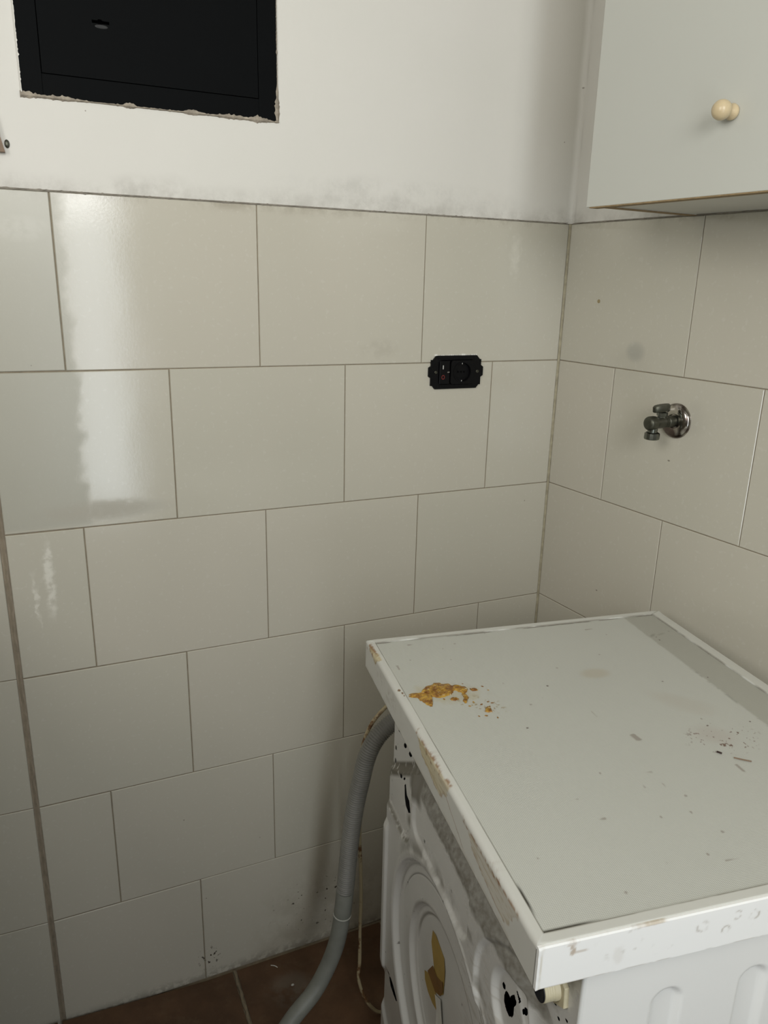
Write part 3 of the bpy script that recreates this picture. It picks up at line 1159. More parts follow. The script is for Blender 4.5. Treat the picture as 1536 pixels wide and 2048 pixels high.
c = blend(c, (0.42, 0.35, 0.24), sm(rad(0.281, 0.397, 0.026, 0.016), 1.1, 0.5) * 0.38)
c = blend(c, (0.43, 0.37, 0.30), sm(rad(0.352, 0.300, 0.045, 0.022, -0.8) + (n1 - 0.5), 1.2, 0.3) * 0.22)
c = blend(c, (0.42, 0.34, 0.30), sm(rad(0.345, 0.222, 0.030, 0.024, -0.5) + (n1 - 0.5), 1.2, 0.3) * 0.30)
spk = sm(rad(0.352, 0.215, 0.060, 0.040), 1.0, 0.5) * sm(n3, 0.74, 0.79)
c = blend(c, (0.13, 0.06, 0.035), spk * 0.9)
spk = sm(vnoise(gx, gy, 85, 8, 1), 0.955, 0.985)
c = blend(c, (0.20, 0.15, 0.12), spk * 0.6)
for (a, b, r) in ((0.1248, 0.2914, 0.0016), (0.1977, 0.3803, 0.0018), (0.3622, 0.3546, 0.0014), (0.3506, 0.2435, 0.0014), (0.4106, 0.2386, 0.0013), (0.437, 0.470, 0.0017), (0.433, 0.350, 0.0012), (0.438, 0.480, 0.0012)):
    c = blend(c, (0.09, 0.06, 0.04), sm(rad(a, b, r, r), 1.2, 0.7) * 0.9)
# grey marks in the strip
c = blend(c, (0.24, 0.23, 0.19), sm(rad(0.436, 0.487, 0.009, 0.0035, 0.6), 1.2, 0.3) * 0.6)
c = blend(c, (0.26, 0.24, 0.20), sm(rad(0.452, 0.488, 0.010, 0.003, 0.3), 1.2, 0.4) * 0.5)
# shallow yellow stain halo under the resin
c = blend(c, (0.45, 0.38, 0.20), sm(rad(0.060, 0.392, 0.060, 0.028, -0.35) + (n2 - 0.5) * 0.9, 1.0, 0.45) * 0.35)
c = blend(c, (0.30, 0.22, 0.10), sm(rad(0.088, 0.360, 0.045, 0.020, -0.6), 1.1, 0.5) * sm(n3, 0.66, 0.74) * 0.8)
# dark seam stretches near the front left corner
sd = np.minimum(gx, 1)
c = blend(c, (0.05, 0.045, 0.035), sm(gx, 0.0038, 0.0012) * (sm(gy, 0.003, 0.012) * sm(gy, 0.062, 0.046) * sm(gy, 0.015, 0.035)))
c = blend(c, (0.06, 0.055, 0.04), sm(gy, 0.0040, 0.0012) * sm(gx, 0.062, 0.030))
c = blend(c, (0.12, 0.10, 0.07), sm(gy, IL - 0.0035, IL - 0.0012) * sm(vnoise(gx, gy, 30, 9), 0.35, 0.6))
co = np.stack([gx, gy, np.full(len(gx), T - 0.0006) + 0.0], -1)
lp = raw_mesh('lid_laminate', co, q, M['lid_laminate'], wm)
stain_attr(lp.data, c, al)
bm = bmesh.new()
box(bm, (-0.002, -0.002, T - 0.016), (IW + 0.002, IL + 0.002, T - 0.0022))
bm_obj('lid_core', bm, M['crumb'], wm)

# --- lid frame: rim and skirt swept round the inset
WL, WF, WNR, WR = 0.0120, 0.0130, 0.0112, 0.0235
SK = 0.0440


def frame_profile(w, r, drop=0.0):
    pts = [(0.0, -0.0022), (0.0, 0.0002), (0.0006, 0.0008)]
    for k in range(6):
        pts.append((0.0006 + (w - r - 0.0006) * (k + 1) / 6, 0.0009 - drop * (k + 1) / 6))
    for k in range(1, 9):
        a = math.pi / 2 * k / 8
        pts.append((w - r + r * math.sin(a), 0.0009 - drop - r + r * math.cos(a)))
    z0 = 0.0009 - drop - r
    for k in range(1, 45):
        pts.append((w, z0 + (-SK - z0) * k / 44))
    pts.append((w - 0.002, -SK))
    pts.append((w - 0.002, -SK + 0.02))
    return pts


per = []
step = 0.0016


def side_pts(a, b, nrm, w, r, drop, L):
    n = int(L / step)
    return [(a[0] + (b[0] - a[0]) * i / n, a[1] + (b[1] - a[1]) * i / n, nrm, w, r, drop, i * L / n, L) for i in range(n + 1)]


S = {'L': (WL, 0.0060, 0.0004), 'N': (WNR, 0.0014, 0.0), 'R': (WR, 0.0050, 0.0018), 'F': (WF, 0.0035, 0.0)}
corner = [(0, 0), (IW, 0), (IW, IL), (0, IL)]
order = [('N', (0, -1)), ('R', (1, 0)), ('F', (0, 1)), ('L', (-1, 0))]
co, rowsN = [], None
coordinfo = []
for k, (nm, nr) in enumerate(order):
    a, b = corner[k], corner[(k + 1) % 4]
    L = math.dist(a, b)
    prev, nxt = order[k - 1][0], order[(k + 1) % 4][0]
    n = int(L / step)
    dx, dy = (b[0] - a[0]) / L, (b[1] - a[1]) / L
    for i in range(n + 1):
        s = L * i / n
        f0 = max(0.0, 1 - s / 0.012) * 0.5
        f1 = max(0.0, 1 - (L - s) / 0.012) * 0.5
        w = S[nm][0]
        r = S[nm][1] * (1 - f0 - f1) + S[prev][1] * f0 + S[nxt][1] * f1
        dr = S[nm][2] * (1 - f0 - f1) + S[prev][2] * f0 + S[nxt][2] * f1
        prof = frame_profile(w, r, dr)
        rowsN = len(prof)
        # miter: stretch the run so that it reaches the corner diagonals
        for (d, z) in prof:
            wp_, wn_ = S[prev][0], S[nxt][0]
            back = d / w * wp_
            fwd = d / w * wn_
            ss = -back + (L + back + fwd) * (s / L)
            co.append((a[0] + dx * ss + nr[0] * d, a[1] + dy * ss + nr[1] * d, T + z))
            coordinfo.append((k, ss, d, z))
co = np.array(co)
nr_ = len(co) // rowsN
quads = []
for i in range(nr_):
    j = (i + 1) % nr_
    for m in range(rowsN - 1):
        quads.append((i * rowsN + m, j * rowsN + m, j * rowsN + m + 1, i * rowsN + m + 1))
info = np.array(coordinfo)
px, py, pz = co[:, 0], co[:, 1], co[:, 2] - T
isL = info[:, 0] == 3
isN = info[:, 0] == 0
c = np.tile(np.array([0.62, 0.62, 0.575]), (len(co), 1))
c *= (0.96 + 0.07 * vnoise(px + py, pz, 20, 21))[:, None]
nA = vnoise(py, pz * 1.4, 70, 22)
nB = vnoise(py, pz * 1.0, 230, 23, 3)
# chipped, yellowed stretches along the left ridge: y positions and heights
chip = np.zeros(len(co))
line = np.zeros(len(co))
d_ = info[:, 2]
for (y0, y1, z0, z1) in ((0.200, 0.325, -0.030, 0.000), (0.022, 0.158, -0.036, -0.004), (0.500, 0.556, -0.012, 0.002)):
    t = (py - y0) / (y1 - y0) + (vnoise(py, pz, 110, 27) - 0.5) * 0.22
    taper = np.clip(np.minimum(t, 1 - t) * 5, 0, 1)
    lo = z1 + (z0 - z1) * (1 - np.clip(t, 0, 1) ** 1.5 * 0.6) * taper + (nA - 0.5) * 0.006
    hi = z1 + (nB - 0.5) * 0.003 - 0.004 * np.clip(t, 0, 1)
    inside = sm(pz, lo - 0.0008, lo + 0.0008) * sm(pz, hi + 0.0008, hi - 0.0008) * sm(taper, 0.02, 0.15) * isL * sm(t, -0.01, 0.01) * sm(t, 1.01, 0.99) * sm(d_, 0.0040, 0.0065)
    chip = np.maximum(chip, inside)
    ln = np.maximum(np.exp(-((pz - lo) / 0.0010) ** 2) * 0.7, np.exp(-((pz - hi) / 0.0013) ** 2)) * sm(nB, 0.30, 0.55) * sm(t, -0.02, 0.02) * sm(t, 1.02, 0.98) * isL
    line = np.maximum(line, ln * sm(d_, 0.0055, 0.0080))
# a crack meandering down the skirt
zc = -0.014 - 0.024 * np.clip((0.215 - py) / 0.06, 0, 1) + (nA - 0.5) * 0.006
line = np.maximum(line, np.exp(-((pz - zc) / 0.0008) ** 2) * isL * sm(py, 0.150, 0.158) * sm(py, 0.222, 0.214) * 0.8)
c = blend(c, (0.60, 0.52, 0.31), chip * sm(py, 0.1, 0.3) * 0.85)
c = blend(c, (0.50, 0.45, 0.36), chip * sm(py, 0.3, 0.1) * 0.45)
streak = chip * sm(vnoise(py * 0.3, pz * 3, 160, 25, 3), 0.50, 0.66)
c = blend(c, (0.34, 0.26, 0.13), streak * 0.45)
c = blend(c, (0.25, 0.125, 0.045), line * 0.85)
rust = isL * sm(nB, 0.60, 0.70) * np.exp(-((pz + 0.006) / 0.004) ** 2) * (sm(py, 0.21, 0.24) * sm(py, 0.30, 0.27) + sm(py, 0.06, 0.07) * sm(py, 0.10, 0.09) + sm(py, 0.50, 0.52))
c = blend(c, (0.20, 0.08, 0.025), np.clip(rust, 0, 1) * 0.9)
# grey scuffs low on the skirt at the far end, amber drops on the rim
sc = isL * sm(py, 0.36, 0.42) * sm(py, 0.52, 0.47) * np.exp(-((pz + 0.022) / 0.010) ** 2) * sm(nA, 0.5, 0.7)
c = blend(c, (0.33, 0.30, 0.25), sc * 0.6)
for (yy, dd, r) in ((0.4135, 0.0055, 0.0042), (0.4050, 0.0035, 0.0036), (0.3985, 0.0030, 0.0022)):
    u = np.sqrt(((py - yy) / r) ** 2 + ((d_ - dd) / (r * 0.5)) ** 2)
    c = blend(c, (0.17, 0.08, 0.02), isL * (pz > -0.004) * sm(u + (nB - .5) * 0.8, 1.0, 0.7) * 0.95)
# dirt beside the seam, all round, patchy
gr = sm(d_, 0.0016, 0.0004) * sm(vnoise(px, py, 24, 26), 0.25, 0.55)
c = blend(c, (0.20, 0.18, 0.14), gr * 0.75)
lowd = isL * sm(pz, -0.036, -0.0435) * sm(nA, 0.4, 0.6)
c = blend(c, (0.38, 0.34, 0.27), lowd * 0.35)
lf = raw_mesh('lid_frame', co, quads, M['lid_plastic'], wm)
stain_attr(lf.data, c, np.clip(chip * 0.5 + line, 0, 1))

# --- front trim strip on the near side of the lid (bright plastic face)
nxs, nzs = 300, 34
gx, gz, q = grid(nxs, nzs, (-0.0118, IW + WR - 0.002), (-SK, 0.0002))
yy = np.full(len(gx), -0.0142)
yy += 0.0012 * (1 - np.sqrt(np.clip(1 - (np.clip((gz + 0.0014) / 0.0016, 0, 1)) ** 2, 0, 1)))
yy -= 0.0006 * sm(gx, -0.0075, -0.0105) * (0.5 + vnoise(gx, gz, 200, 31, 2))
c = np.tile(np.array([0.90, 0.90, 0.88]), (len(gx), 1))
nA = vnoise(gx, gz, 45, 32)
nB = vnoise(gx, gz, 170, 33, 3)


def rad2(cx, cz, rx, rz):
    return np.sqrt(((gx - cx) / rx) ** 2 + ((gz - cz) / rz) ** 2)


ringm = np.zeros(len(gx))
for (a, b, r) in ((0.150, -0.0165, 0.0055), (0.186, -0.012, 0.0042), (0.176, -0.026, 0.0040), (0.205, -0.016, 0.0050), (0.208, -0.026, 0.0030), (0.118, -0.030, 0.0022)):
    ringm = np.maximum(ringm, np.exp(-((rad2(a, b, r, r) - 1) / 0.22) ** 2) * sm(nB, 0.40, 0.66))
c = blend(c, (0.36, 0.31, 0.25), ringm * 0.65)
ch = sm(rad2(0.018, -0.0015, 0.0085, 0.0030) + (nA - .5) * 1.2, 1.0, 0.6)
ch = np.maximum(ch, sm(rad2(0.0205, -0.008, 0.0032, 0.0075) + (nA - .5), 1.0, 0.6))
ch = np.maximum(ch, 0.6 * sm(rad2(0.030, -0.012, 0.010, 0.0016) + (nA - .5), 1.0, 0.5))
c = blend(c, (0.47, 0.38, 0.29), ch * sm(nB, 0.25, 0.62) * 0.85)
ch = sm(rad2(0.103, -0.0005, 0.020, 0.0024) + (nA - .5) * 1.4, 1.0, 0.6)
c = blend(c, (0.52, 0.44, 0.33), ch * sm(nB, 0.2, 0.6) * 0.8)
c = blend(c, (0.70, 0.67, 0.62), sm(rad2(0.066, -0.026, 0.006, 0.010) + (nA - .5) * 1.6, 1.0, 0.3) * 0.35)
c = blend(c, (0.50, 0.47, 0.42), sm(nB, 0.70, 0.80) * sm(vnoise(gx, gz, 14, 35), 0.5, 0.7) * 0.5)
c = blend(c, (0.30, 0.26, 0.20), sm(gz, -SK + 0.0012, -SK) * sm(nA, 0.3, 0.5) * 0.6)
c = blend(c, (0.60, 0.55, 0.42), np.exp(-((gx + 0.0080 - (nA - .5) * 0.003) / 0.0007) ** 2) * 0.6)
co = np.stack([gx, yy, T + gz], -1)
# close the strip into a thin solid
m = len(co)
back = co.copy()
back[:, 1] = -0.0106
rim = []
idx = np.arange(m).reshape(nxs + 1, nzs + 1)
loop = list(idx[:, 0]) + list(idx[-1, 1:]) + list(idx[-2::-1, -1]) + list(idx[0, -2:0:-1])
for i in range(len(loop)):
    a, b = loop[i], loop[(i + 1) % len(loop)]
    rim.append((a, a + m, b + m, b))
allq = np.concatenate([q, q[:, ::-1] + m, np.array(rim)])
ts = raw_mesh('lid_trim_strip', np.concatenate([co, back]), allq, M['lid_plastic'], wm, True)
try:
    ts.data.set_sharp_from_angle(angle=math.radians(40))
except Exception:
    pass
stain_attr(ts.data, np.concatenate([c, c]), np.zeros(2 * m))


# --- rear panel: pressed steel with real holes
def rb(y, z, y0, y1, z0, z1, r):
    cy, cz = (y0 + y1) / 2, (z0 + z1) / 2
    qx = np.abs(y - cy) - ((y1 - y0) / 2 - r)
    qz = np.abs(z - cz) - ((z1 - z0) / 2 - r)
    return np.minimum(np.maximum(qx, qz), 0) + np.hypot(np.maximum(qx, 0), np.maximum(qz, 0)) - r


CY, CZ = 0.297, 0.395


def height(y, z):
    """outward relief in metres; z measured from the floor-plan zero"""
    # broad bevel along the top, tight bevel at the sides, big arc at the far upper corner
    d = rb(y, z, 0.050, 0.566, 0.015, 0.735, 0.050)
    dc = (y - 0.537) * 0.56 + (z - 0.648) * 0.83                      # the far upper corner is cut off at a slant
    d = np.where(dc > -0.05, np.maximum(d, dc + 0.004 * np.sin((y - 0.40) * 20)), d)
    slant = sm(dc - (z - 0.735), -0.010, 0.010) * (y > 0.38)
    wb = 0.010 + 0.046 * sm(z, 0.60, 0.68) * sm(y, 0.46, 0.40) + 0.012 * sm(z, 0.60, 0.65) * sm(y, 0.40, 0.46)
    h = (0.0150 - 0.0060 * y) * sm(-d / wb, 0.0, 1.0)
    # dish with the key slot, far upper corner
    dk = rb(y, z, 0.440, 0.600, 0.562, 0.800, 0.035)
    k = sm(-dk, -0.006, 0.006)
    h = h * (1 - k) + np.minimum(h, 0.0065) * k
    # a slightly lower field next to it
    da = rb(y, z, 0.215, 0.425, 0.612, 0.800, 0.020)
    h = h - 0.0042 * sm(-da, -0.005, 0.003)
    # near upper corner: two nested dishes round the other key slot
    dn = np.hypot((y - 0.085), (z - 0.610)) - 0.098
    h = h - 0.0050 * sm(-dn, -0.005, 0.004)
    dn2 = np.hypot((y - 0.092) * 0.95, (z - 0.628)) - 0.049
    h = h - 0.0065 * sm(-dn2, -0.006, 0.005) * sm(h, 0.002, 0.006)
    # circular dishes
    r = np.hypot(y - CY, z - CZ)
    h = h - 0.0095 * sm(-r, -0.2100, -0.2030)
    h = h + 0.0012 * np.exp(-((r - 0.2160) / 0.004) ** 2)
    h = h - 0.0010 * np.exp(-((r - 0.1870) / 0.0010) ** 2) * sm(z, CZ + 0.02, CZ + 0.06)
    h = h - 0.0080 * sm(-r, -0.1485, -0.1420)
    h = h - 0.0020 * sm(-r, -0.1350, -0.1310)
    # outer rib on the far side
    h = h + 0.0050 * sm(y, 0.5405, 0.5450) * sm(z, 0.205, 0.245) * sm(z, 0.535, 0.515) * sm(-d, 0.0, 0.004)
    # lower far corner dish
    dl_ = np.hypot(y - 0.500, (z - 0.175)) - 0.068
    h = h - 0.0050 * sm(-dl_, -0.006, 0.006)
    # small dent round the first key slot
    h = h - 0.0016 * np.exp(-((y - 0.462) / 0.012) ** 2 - ((z - 0.612) / 0.014) ** 2)
    return h


HOLES = [
    [(0.4845, 0.6444), (0.4785, 0.6496), (0.4718, 0.635), (0.4601, 0.6331), (0.4561, 0.6148), (0.465, 0.608), (0.476, 0.6131), (0.4817, 0.625)],
    [(0.4967, 0.6517), (0.4977, 0.6461), (0.5048, 0.6425), (0.5082, 0.6459), (0.5032, 0.6515)],
    [(0.4802, 0.6581), (0.4836, 0.6532), (0.4898, 0.6498), (0.4901, 0.6527), (0.4841, 0.6579)],
    [(0.5495, 0.6673), (0.5492, 0.6637), (0.552, 0.660), (0.5565, 0.6589), (0.5580, 0.6613), (0.5565, 0.6654), (0.5525, 0.668)],
    [(0.5500, 0.6533 - 0.010), (0.5497, 0.6399), (0.552, 0.6363), (0.5565, 0.6353), (0.5580, 0.6377), (0.5570, 0.6416), (0.5530, 0.6441)],
    [(0.5005, 0.7019), (0.4996, 0.6983), (0.5042, 0.6938), (0.5109, 0.6917), (0.5146, 0.6937), (0.5125, 0.6983), (0.5062, 0.7019)],
    [(0.4746, 0.704), (0.4739, 0.7004), (0.4786, 0.6957), (0.4853, 0.6934), (0.4889, 0.6954), (0.4866, 0.7001), (0.4802, 0.7039)],
    [(0.5312, 0.7087), (0.5331, 0.7052), (0.5378, 0.7016), (0.5419, 0.7007), (0.5421, 0.7032), (0.5384, 0.7072), (0.5336, 0.7096)],
    [(0.1246, 0.6381), (0.1198, 0.6414), (0.1144, 0.6411), (0.1082, 0.6508), (0.1049, 0.6539), (0.0993, 0.6506), (0.0998, 0.646), (0.1036, 0.6388), (0.1032, 0.6282),
     (0.1059, 0.6215), (0.1128, 0.6155), (0.1196, 0.6162), (0.1265, 0.6211), (0.1273, 0.6301)],
    [(0.102, 0.6632), (0.0999, 0.6656), (0.0914, 0.6596), (0.0937, 0.6549)],
    [(0.1263, 0.6437), (0.1257, 0.6382), (0.1305, 0.6346), (0.134, 0.638), (0.1314, 0.6436)],
    [(0.0805, 0.659), (0.0807, 0.6525), (0.0853, 0.6491), (0.0879, 0.6535), (0.085, 0.6596)],
    [(0.5302, 0.2244), (0.5182, 0.2308), (0.491, 0.2355), (0.4782, 0.2271), (0.486, 0.216), (0.501, 0.2134), (0.5196, 0.2126)],
    [(0.53, 0.2316), (0.5286, 0.2267), (0.5342, 0.2227), (0.5392, 0.2251), (0.5365, 0.2306)],
    [(0.023, 0.7166), (0.0219, 0.7140), (0.024, 0.7123), (0.0271, 0.7136), (0.0267, 0.7154)],
    [(0.0099, 0.7289), (0.0091, 0.7268), (0.0111, 0.7249), (0.0136, 0.7259), (0.0131, 0.7276)],
    [(0.0350, 0.7300), (0.0320, 0.7270), (0.0300, 0.7230), (0.0340, 0.7215), (0.0370, 0.7260)],
]
st = 0.00155
ny, nz = int((BYF - 0.002 - (BYN + 0.002)) / st), int(0.822 / st)
gy, gz, q = grid(ny, nz, (BYN + 0.002, BYF - 0.0015), (0.0, 0.822))
drop = np.zeros(len(q), dtype=bool)
fy = gy[q].mean(1)
fz = gz[q].mean(1)


def inpoly(x, y, poly):
    r = np.zeros(len(x), dtype=bool)
    n = len(poly)
    for i in range(n):
        x1, y1 = poly[i]
        x2, y2 = poly[(i + 1) % n]
        cnd = ((y1 > y) != (y2 > y)) & (x < (x2 - x1) * (y - y1) / (y2 - y1 + 1e-12) + x1)
        r ^= cnd
    return r


ngy, ngz = gy.copy(), gz.copy()
for poly in HOLES:
    cy = sum(p_[0] for p_ in poly) / len(poly)
    cz = sum(p_[1] for p_ in poly) / len(poly)
    drop |= inpoly(fy, fz, poly)
    R0 = max(math.dist(p_, (cy, cz)) for p_ in poly) + 0.004
    sel = np.where(np.hypot(gy - cy, gz - cz) < R0)[0]
    bd_, by, bz = np.full(len(sel), 9.0), gy[sel].copy(), gz[sel].copy()
    for i in range(len(poly)):
        a = np.array(poly[i])
        b = np.array(poly[(i + 1) % len(poly)])
        ab = b - a
        t = np.clip(((gy[sel] - a[0]) * ab[0] + (gz[sel] - a[1]) * ab[1]) / (ab @ ab), 0, 1)
        qx_, qz_ = a[0] + t * ab[0], a[1] + t * ab[1]
        dd = np.hypot(gy[sel] - qx_, gz[sel] - qz_)
        bt = dd < bd_
        bd_[bt], by[bt], bz[bt] = dd[bt], qx_[bt], qz_[bt]
    near = bd_ < st * 0.62
    ngy[sel[near]] = by[near]
    ngz[sel[near]] = bz[near]
gy, gz = ngy, ngz
h = height(gy, gz)
fy = gy[q].mean(1)
fz = gz[q].mean(1)
drop = np.zeros(len(q), dtype=bool)
for poly in HOLES:
    drop |= inpoly(fy, fz, poly)
c = np.tile(np.array([0.66, 0.655, 0.625]), (len(gy), 1))
nA = vnoise(gy, gz, 30, 41)
nB = vnoise(gy, gz, 120, 42, 3)
nC = vnoise(gy + gz * 0.3, gz, 170, 43, 3)
c *= (0.95 + 0.08 * nA)[:, None]
# dirt on the upward-facing bevels, colour darkened for shade under the lid
lower = 0.675 + 0.010 * (nA - 0.5) + 0.006 * (nB - .5)
dust_shade = sm(gz, lower - 0.003, lower + 0.006) * sm(gz, 0.745, 0.722) * sm(gy, 0.030, 0.060) * sm(gy, 0.475, 0.455)
dust_shade *= 0.72 + 0.5 * (nC - 0.5)
dd = (gy - 0.537) * 0.56 + (gz - 0.648) * 0.83
arc = sm(dd, -0.024, -0.016) * sm(dd, 0.004, -0.002) * (gz > 0.58) * (gy > 0.38) * sm(nB, 0.10, 0.40)
dust_shade = np.maximum(dust_shade * np.where(gy > 0.38, sm(dd, 0.006, 0.0), 1.0), arc * 0.95)
dust_shade = np.maximum(dust_shade, sm(gz, 0.650, 0.668) * sm(dd, 0.004, -0.004) * sm(gy, 0.395, 0.415) * sm(gy, 0.470, 0.450) * 0.85)
vb_ = rb(gy, gz, 0.440, 0.600, 0.562, 0.800, 0.035)
dust_shade = np.maximum(dust_shade, np.exp(-((vb_ - 0.001) / 0.0048) ** 2) * sm(gz, 0.60, 0.578) * sm(nB, 0.2, 0.45) * 0.85)
dust_shade = np.maximum(dust_shade, np.exp(-((gy - 0.458) / 0.010) ** 2 - ((gz - 0.600) / 0.010) ** 2) * 0.8)
rr = np.hypot(gy - CY, gz - CZ)
th = np.arctan2(gz - CZ, gy - CY)
dust_shade = np.maximum(dust_shade, np.exp(-((rr - 0.2250) / 0.012) ** 2) * sm(gz, CZ + 0.10, CZ + 0.19) * sm(nA, 0.38, 0.62) * 0.6)
dust_shade = np.maximum(dust_shade, np.exp(-((rr - 0.1320) / 0.0022) ** 2) * sm(gz, CZ, CZ + 0.05) * 0.65)  # dark upper ring edges: shade of down-facing slopes put into the colour
dust_shade = np.maximum(dust_shade, np.exp(-((rr - 0.2010) / 0.0020) ** 2) * sm(gz, CZ + 0.03, CZ + 0.08) * 0.5)
dust_shade = np.maximum(dust_shade, np.exp(-((rr - 0.1490) / 0.0028) ** 2) * sm(gz, CZ + 0.03, CZ + 0.09) * 0.45)
dust_shade = np.maximum(dust_shade, sm(gy, 0.24, 0.20) * sm(gy, 0.15, 0.19) * np.exp(-((gz - 0.648) / 0.020) ** 2) * sm(nA, 0.45, 0.65) * 0.7)
dust_shade = np.maximum(dust_shade, sm(nA, 0.52, 0.75) * sm(gy, 0.16, 0.10) * sm(gz, 0.60, 0.66) * 0.5)
c = blend(c, (0.098, 0.083, 0.050), np.clip(dust_shade, 0, 1) * 0.92)
line187 = np.exp(-((rr - 0.1870) / 0.0009) ** 2) * sm(gz, CZ + 0.06, CZ + 0.11)
c = blend(c, (0.07, 0.06, 0.045), line187 * 0.8)
spk = sm(vnoise(gy, gz, 130, 44, 2), 0.86, 0.90) * sm(nA, 0.45, 0.6)
c = blend(c, (0.05, 0.04, 0.03), spk * 0.8)
for (a, b, r) in ((0.382, 0.625, 0.0028), (0.283, 0.598, 0.0026), (0.290, 0.607, 0.0016), (0.463, 0.480, 0.0022), (0.36, 0.60, 0.0012)):
    c = blend(c, (0.02, 0.018, 0.015), sm(np.hypot(gy - a, gz - b) / r, 1.1, 0.8))
rm = sm(vnoise(gy * 0.5, gz * 3, 60, 45, 3), 0.60, 0.75) * sm(gy, 0.28, 0.20) * sm(gz, 0.66, 0.60)
c = blend(c, (0.33, 0.29, 0.22), rm * 0.35)
keep = q[~drop]
xx = X0 + 0.0003 - 0.0068 * np.clip(gy, 0, 1) - h
co = np.stack([xx, gy, gz + ZB], -1)
keep = keep[:, ::-1]
rp = raw_mesh('rear_panel', co, keep, M['rear_steel'], wm)
stain_attr(rp.data, c, np.clip(dust_shade, 0, 1))


def hx(y, z):
    return X0 + 0.0003 - 0.0068 * y - float(height(np.array([y]), np.array([z]))[0])


# --- near side panel with pressed ribs, folded over at the rear
st = 0.0022
nx, nz = int((BXF - X0) / st), int(0.80 / st)
gx, gz, q = grid(nx, nz, (X0 + 0.0025, BXF), (0.010, 0.815))
dep = np.zeros(len(gx))
for k in range(5):
    cxr = 0.1305 + 0.0955 * k
    if cxr + 0.0165 > BXF:
        break
    d = np.hypot(gx - cxr, np.maximum(0, gz - 0.7455)) - 0.0165
    d = np.where(gz < 0.12, np.hypot(gx - cxr, gz - 0.12) - 0.0165, d)
    dep = np.maximum(dep, 0.0058 * sm(-d, -0.0008, 0.0058))
co = np.stack([gx, BYN + dep, gz + ZB], -1)
sp = raw_mesh('side_panel', co, q, simple('side_enamel', (0.80, 0.80, 0.775), 0.24, nscale=9, var=0.02), wm)
bm = bmesh.new()                                                       # rounded rear fold of the side panel
for z0, z1 in ((0.010 + ZB, 0.815 + ZB),):
    pr = [(X0 + 0.0030, BYN), (X0 + 0.0014, BYN + 0.0002), (X0 + 0.0002, BYN + 0.0012), (X0 - 0.0003, BYN + 0.0028), (X0 - 0.0003, BYN + 0.0045), (X0 + 0.0006, BYN + 0.0052), (X0 + 0.004, BYN + 0.0052)]
    a = [bm.verts.new((x, y, z0)) for x, y in pr]
    b = [bm.verts.new((x, y, z1)) for x, y in pr]
    for i in range(len(pr) - 1):
        bm.faces.new((a[i], a[i + 1], b[i + 1], b[i]))
bm_obj('panel_fold', bm, M['enamel'], sp, 80)

# --- rest of the body: far side, front, base and dark inside
bm = bmesh.new()
box(bm, (X0 - 0.0005, BYF - 0.0008, 0.010 + ZB), (BXF, BYF, 0.815 + ZB), 0.0004)
box(bm, (BXF, BYN, 0.010 + ZB), (BXF + 0.010, BYF, 0.815 + ZB), 0.003)
box(bm, (X0 + 0.004, BYN + 0.009, 0.010 + ZB), (BXF, BYF - 0.002, 0.016 + ZB))
bm_obj('body_shell', bm, M['enamel'], wm)
bm = bmesh.new()
box(bm, (X0 + 0.030, BYN + 0.012, 0.03 + ZB), (BXF - 0.004, BYF - 0.006, 0.812 + ZB))
bm_obj('inner_tub_box', bm, M['void'], wm)
for fx_ in (0.085, 0.445):
    for fy_ in (0.035, 0.520):
        bm = bmesh.new()
        lathe(bm, [(0.020, 0.0), (0.021, 0.004), (0.018, 0.010), (0.008, 0.011), (0.008, 0.024)], align((fx_, fy_, 0.0), (0, 0, 1)), 20)
        bm_obj('foot', bm, M['black_plastic'], wm, 40)

# --- water inlet under the near rear corner of the lid
VC = Vector((X0, 0.031, 0.751 + ZB))
inl = bm_obj('water_inlet', (lambda b: (lathe(b, [(0.0138, 0.000), (0.0138, 0.0085), (0.0132, 0.0095), (0.0132, 0.0200), (0.0120, 0.0205), (0.0108, 0.0200), (0.0108, 0.0130), (0.0, 0.0130)], align(VC, (-1, 0, 0)), 40, False), b)[1])(bmesh.new()), M['cream'], wm, 35)
bm = bmesh.new()
for i in range(4):
    lathe(bm, [(0.0132, 0.0), (0.0134, 0.0008), (0.0132, 0.0016)], align(VC + Vector((-0.0098 - 0.0024 * i, 0, 0)), (-1, 0, 0)), 36, False)
bm_obj('thread', bm, M['cream'], inl, 50)
bm = bmesh.new()
hexp = [(0.0215 * math.cos(math.pi / 3 * i + 0.08), 0.0215 * math.sin(math.pi / 3 * i + 0.08)) for i in range(6)]
hm = align(VC, (-1, 0, 0))
prism(bm, hexp, -0.001, 0.0045, hm)
bmesh.ops.bevel(bm, geom=list(bm.edges), offset=0.0006, segments=1, affect='EDGES')
bm_obj('hex_flange', bm, M['cream'], inl)
bm = bmesh.new()
lathe(bm, [(0.0, 0.0135), (0.0126, 0.0135), (0.0126, 0.0213), (0.0118, 0.0216), (0.0, 0.0170)], align(VC, (-1, 0, 0)), 32, False)
bm_obj('inlet_gasket', bm, simple('blue_black_rubber', (0.004, 0.0045, 0.008), 0.5), inl)


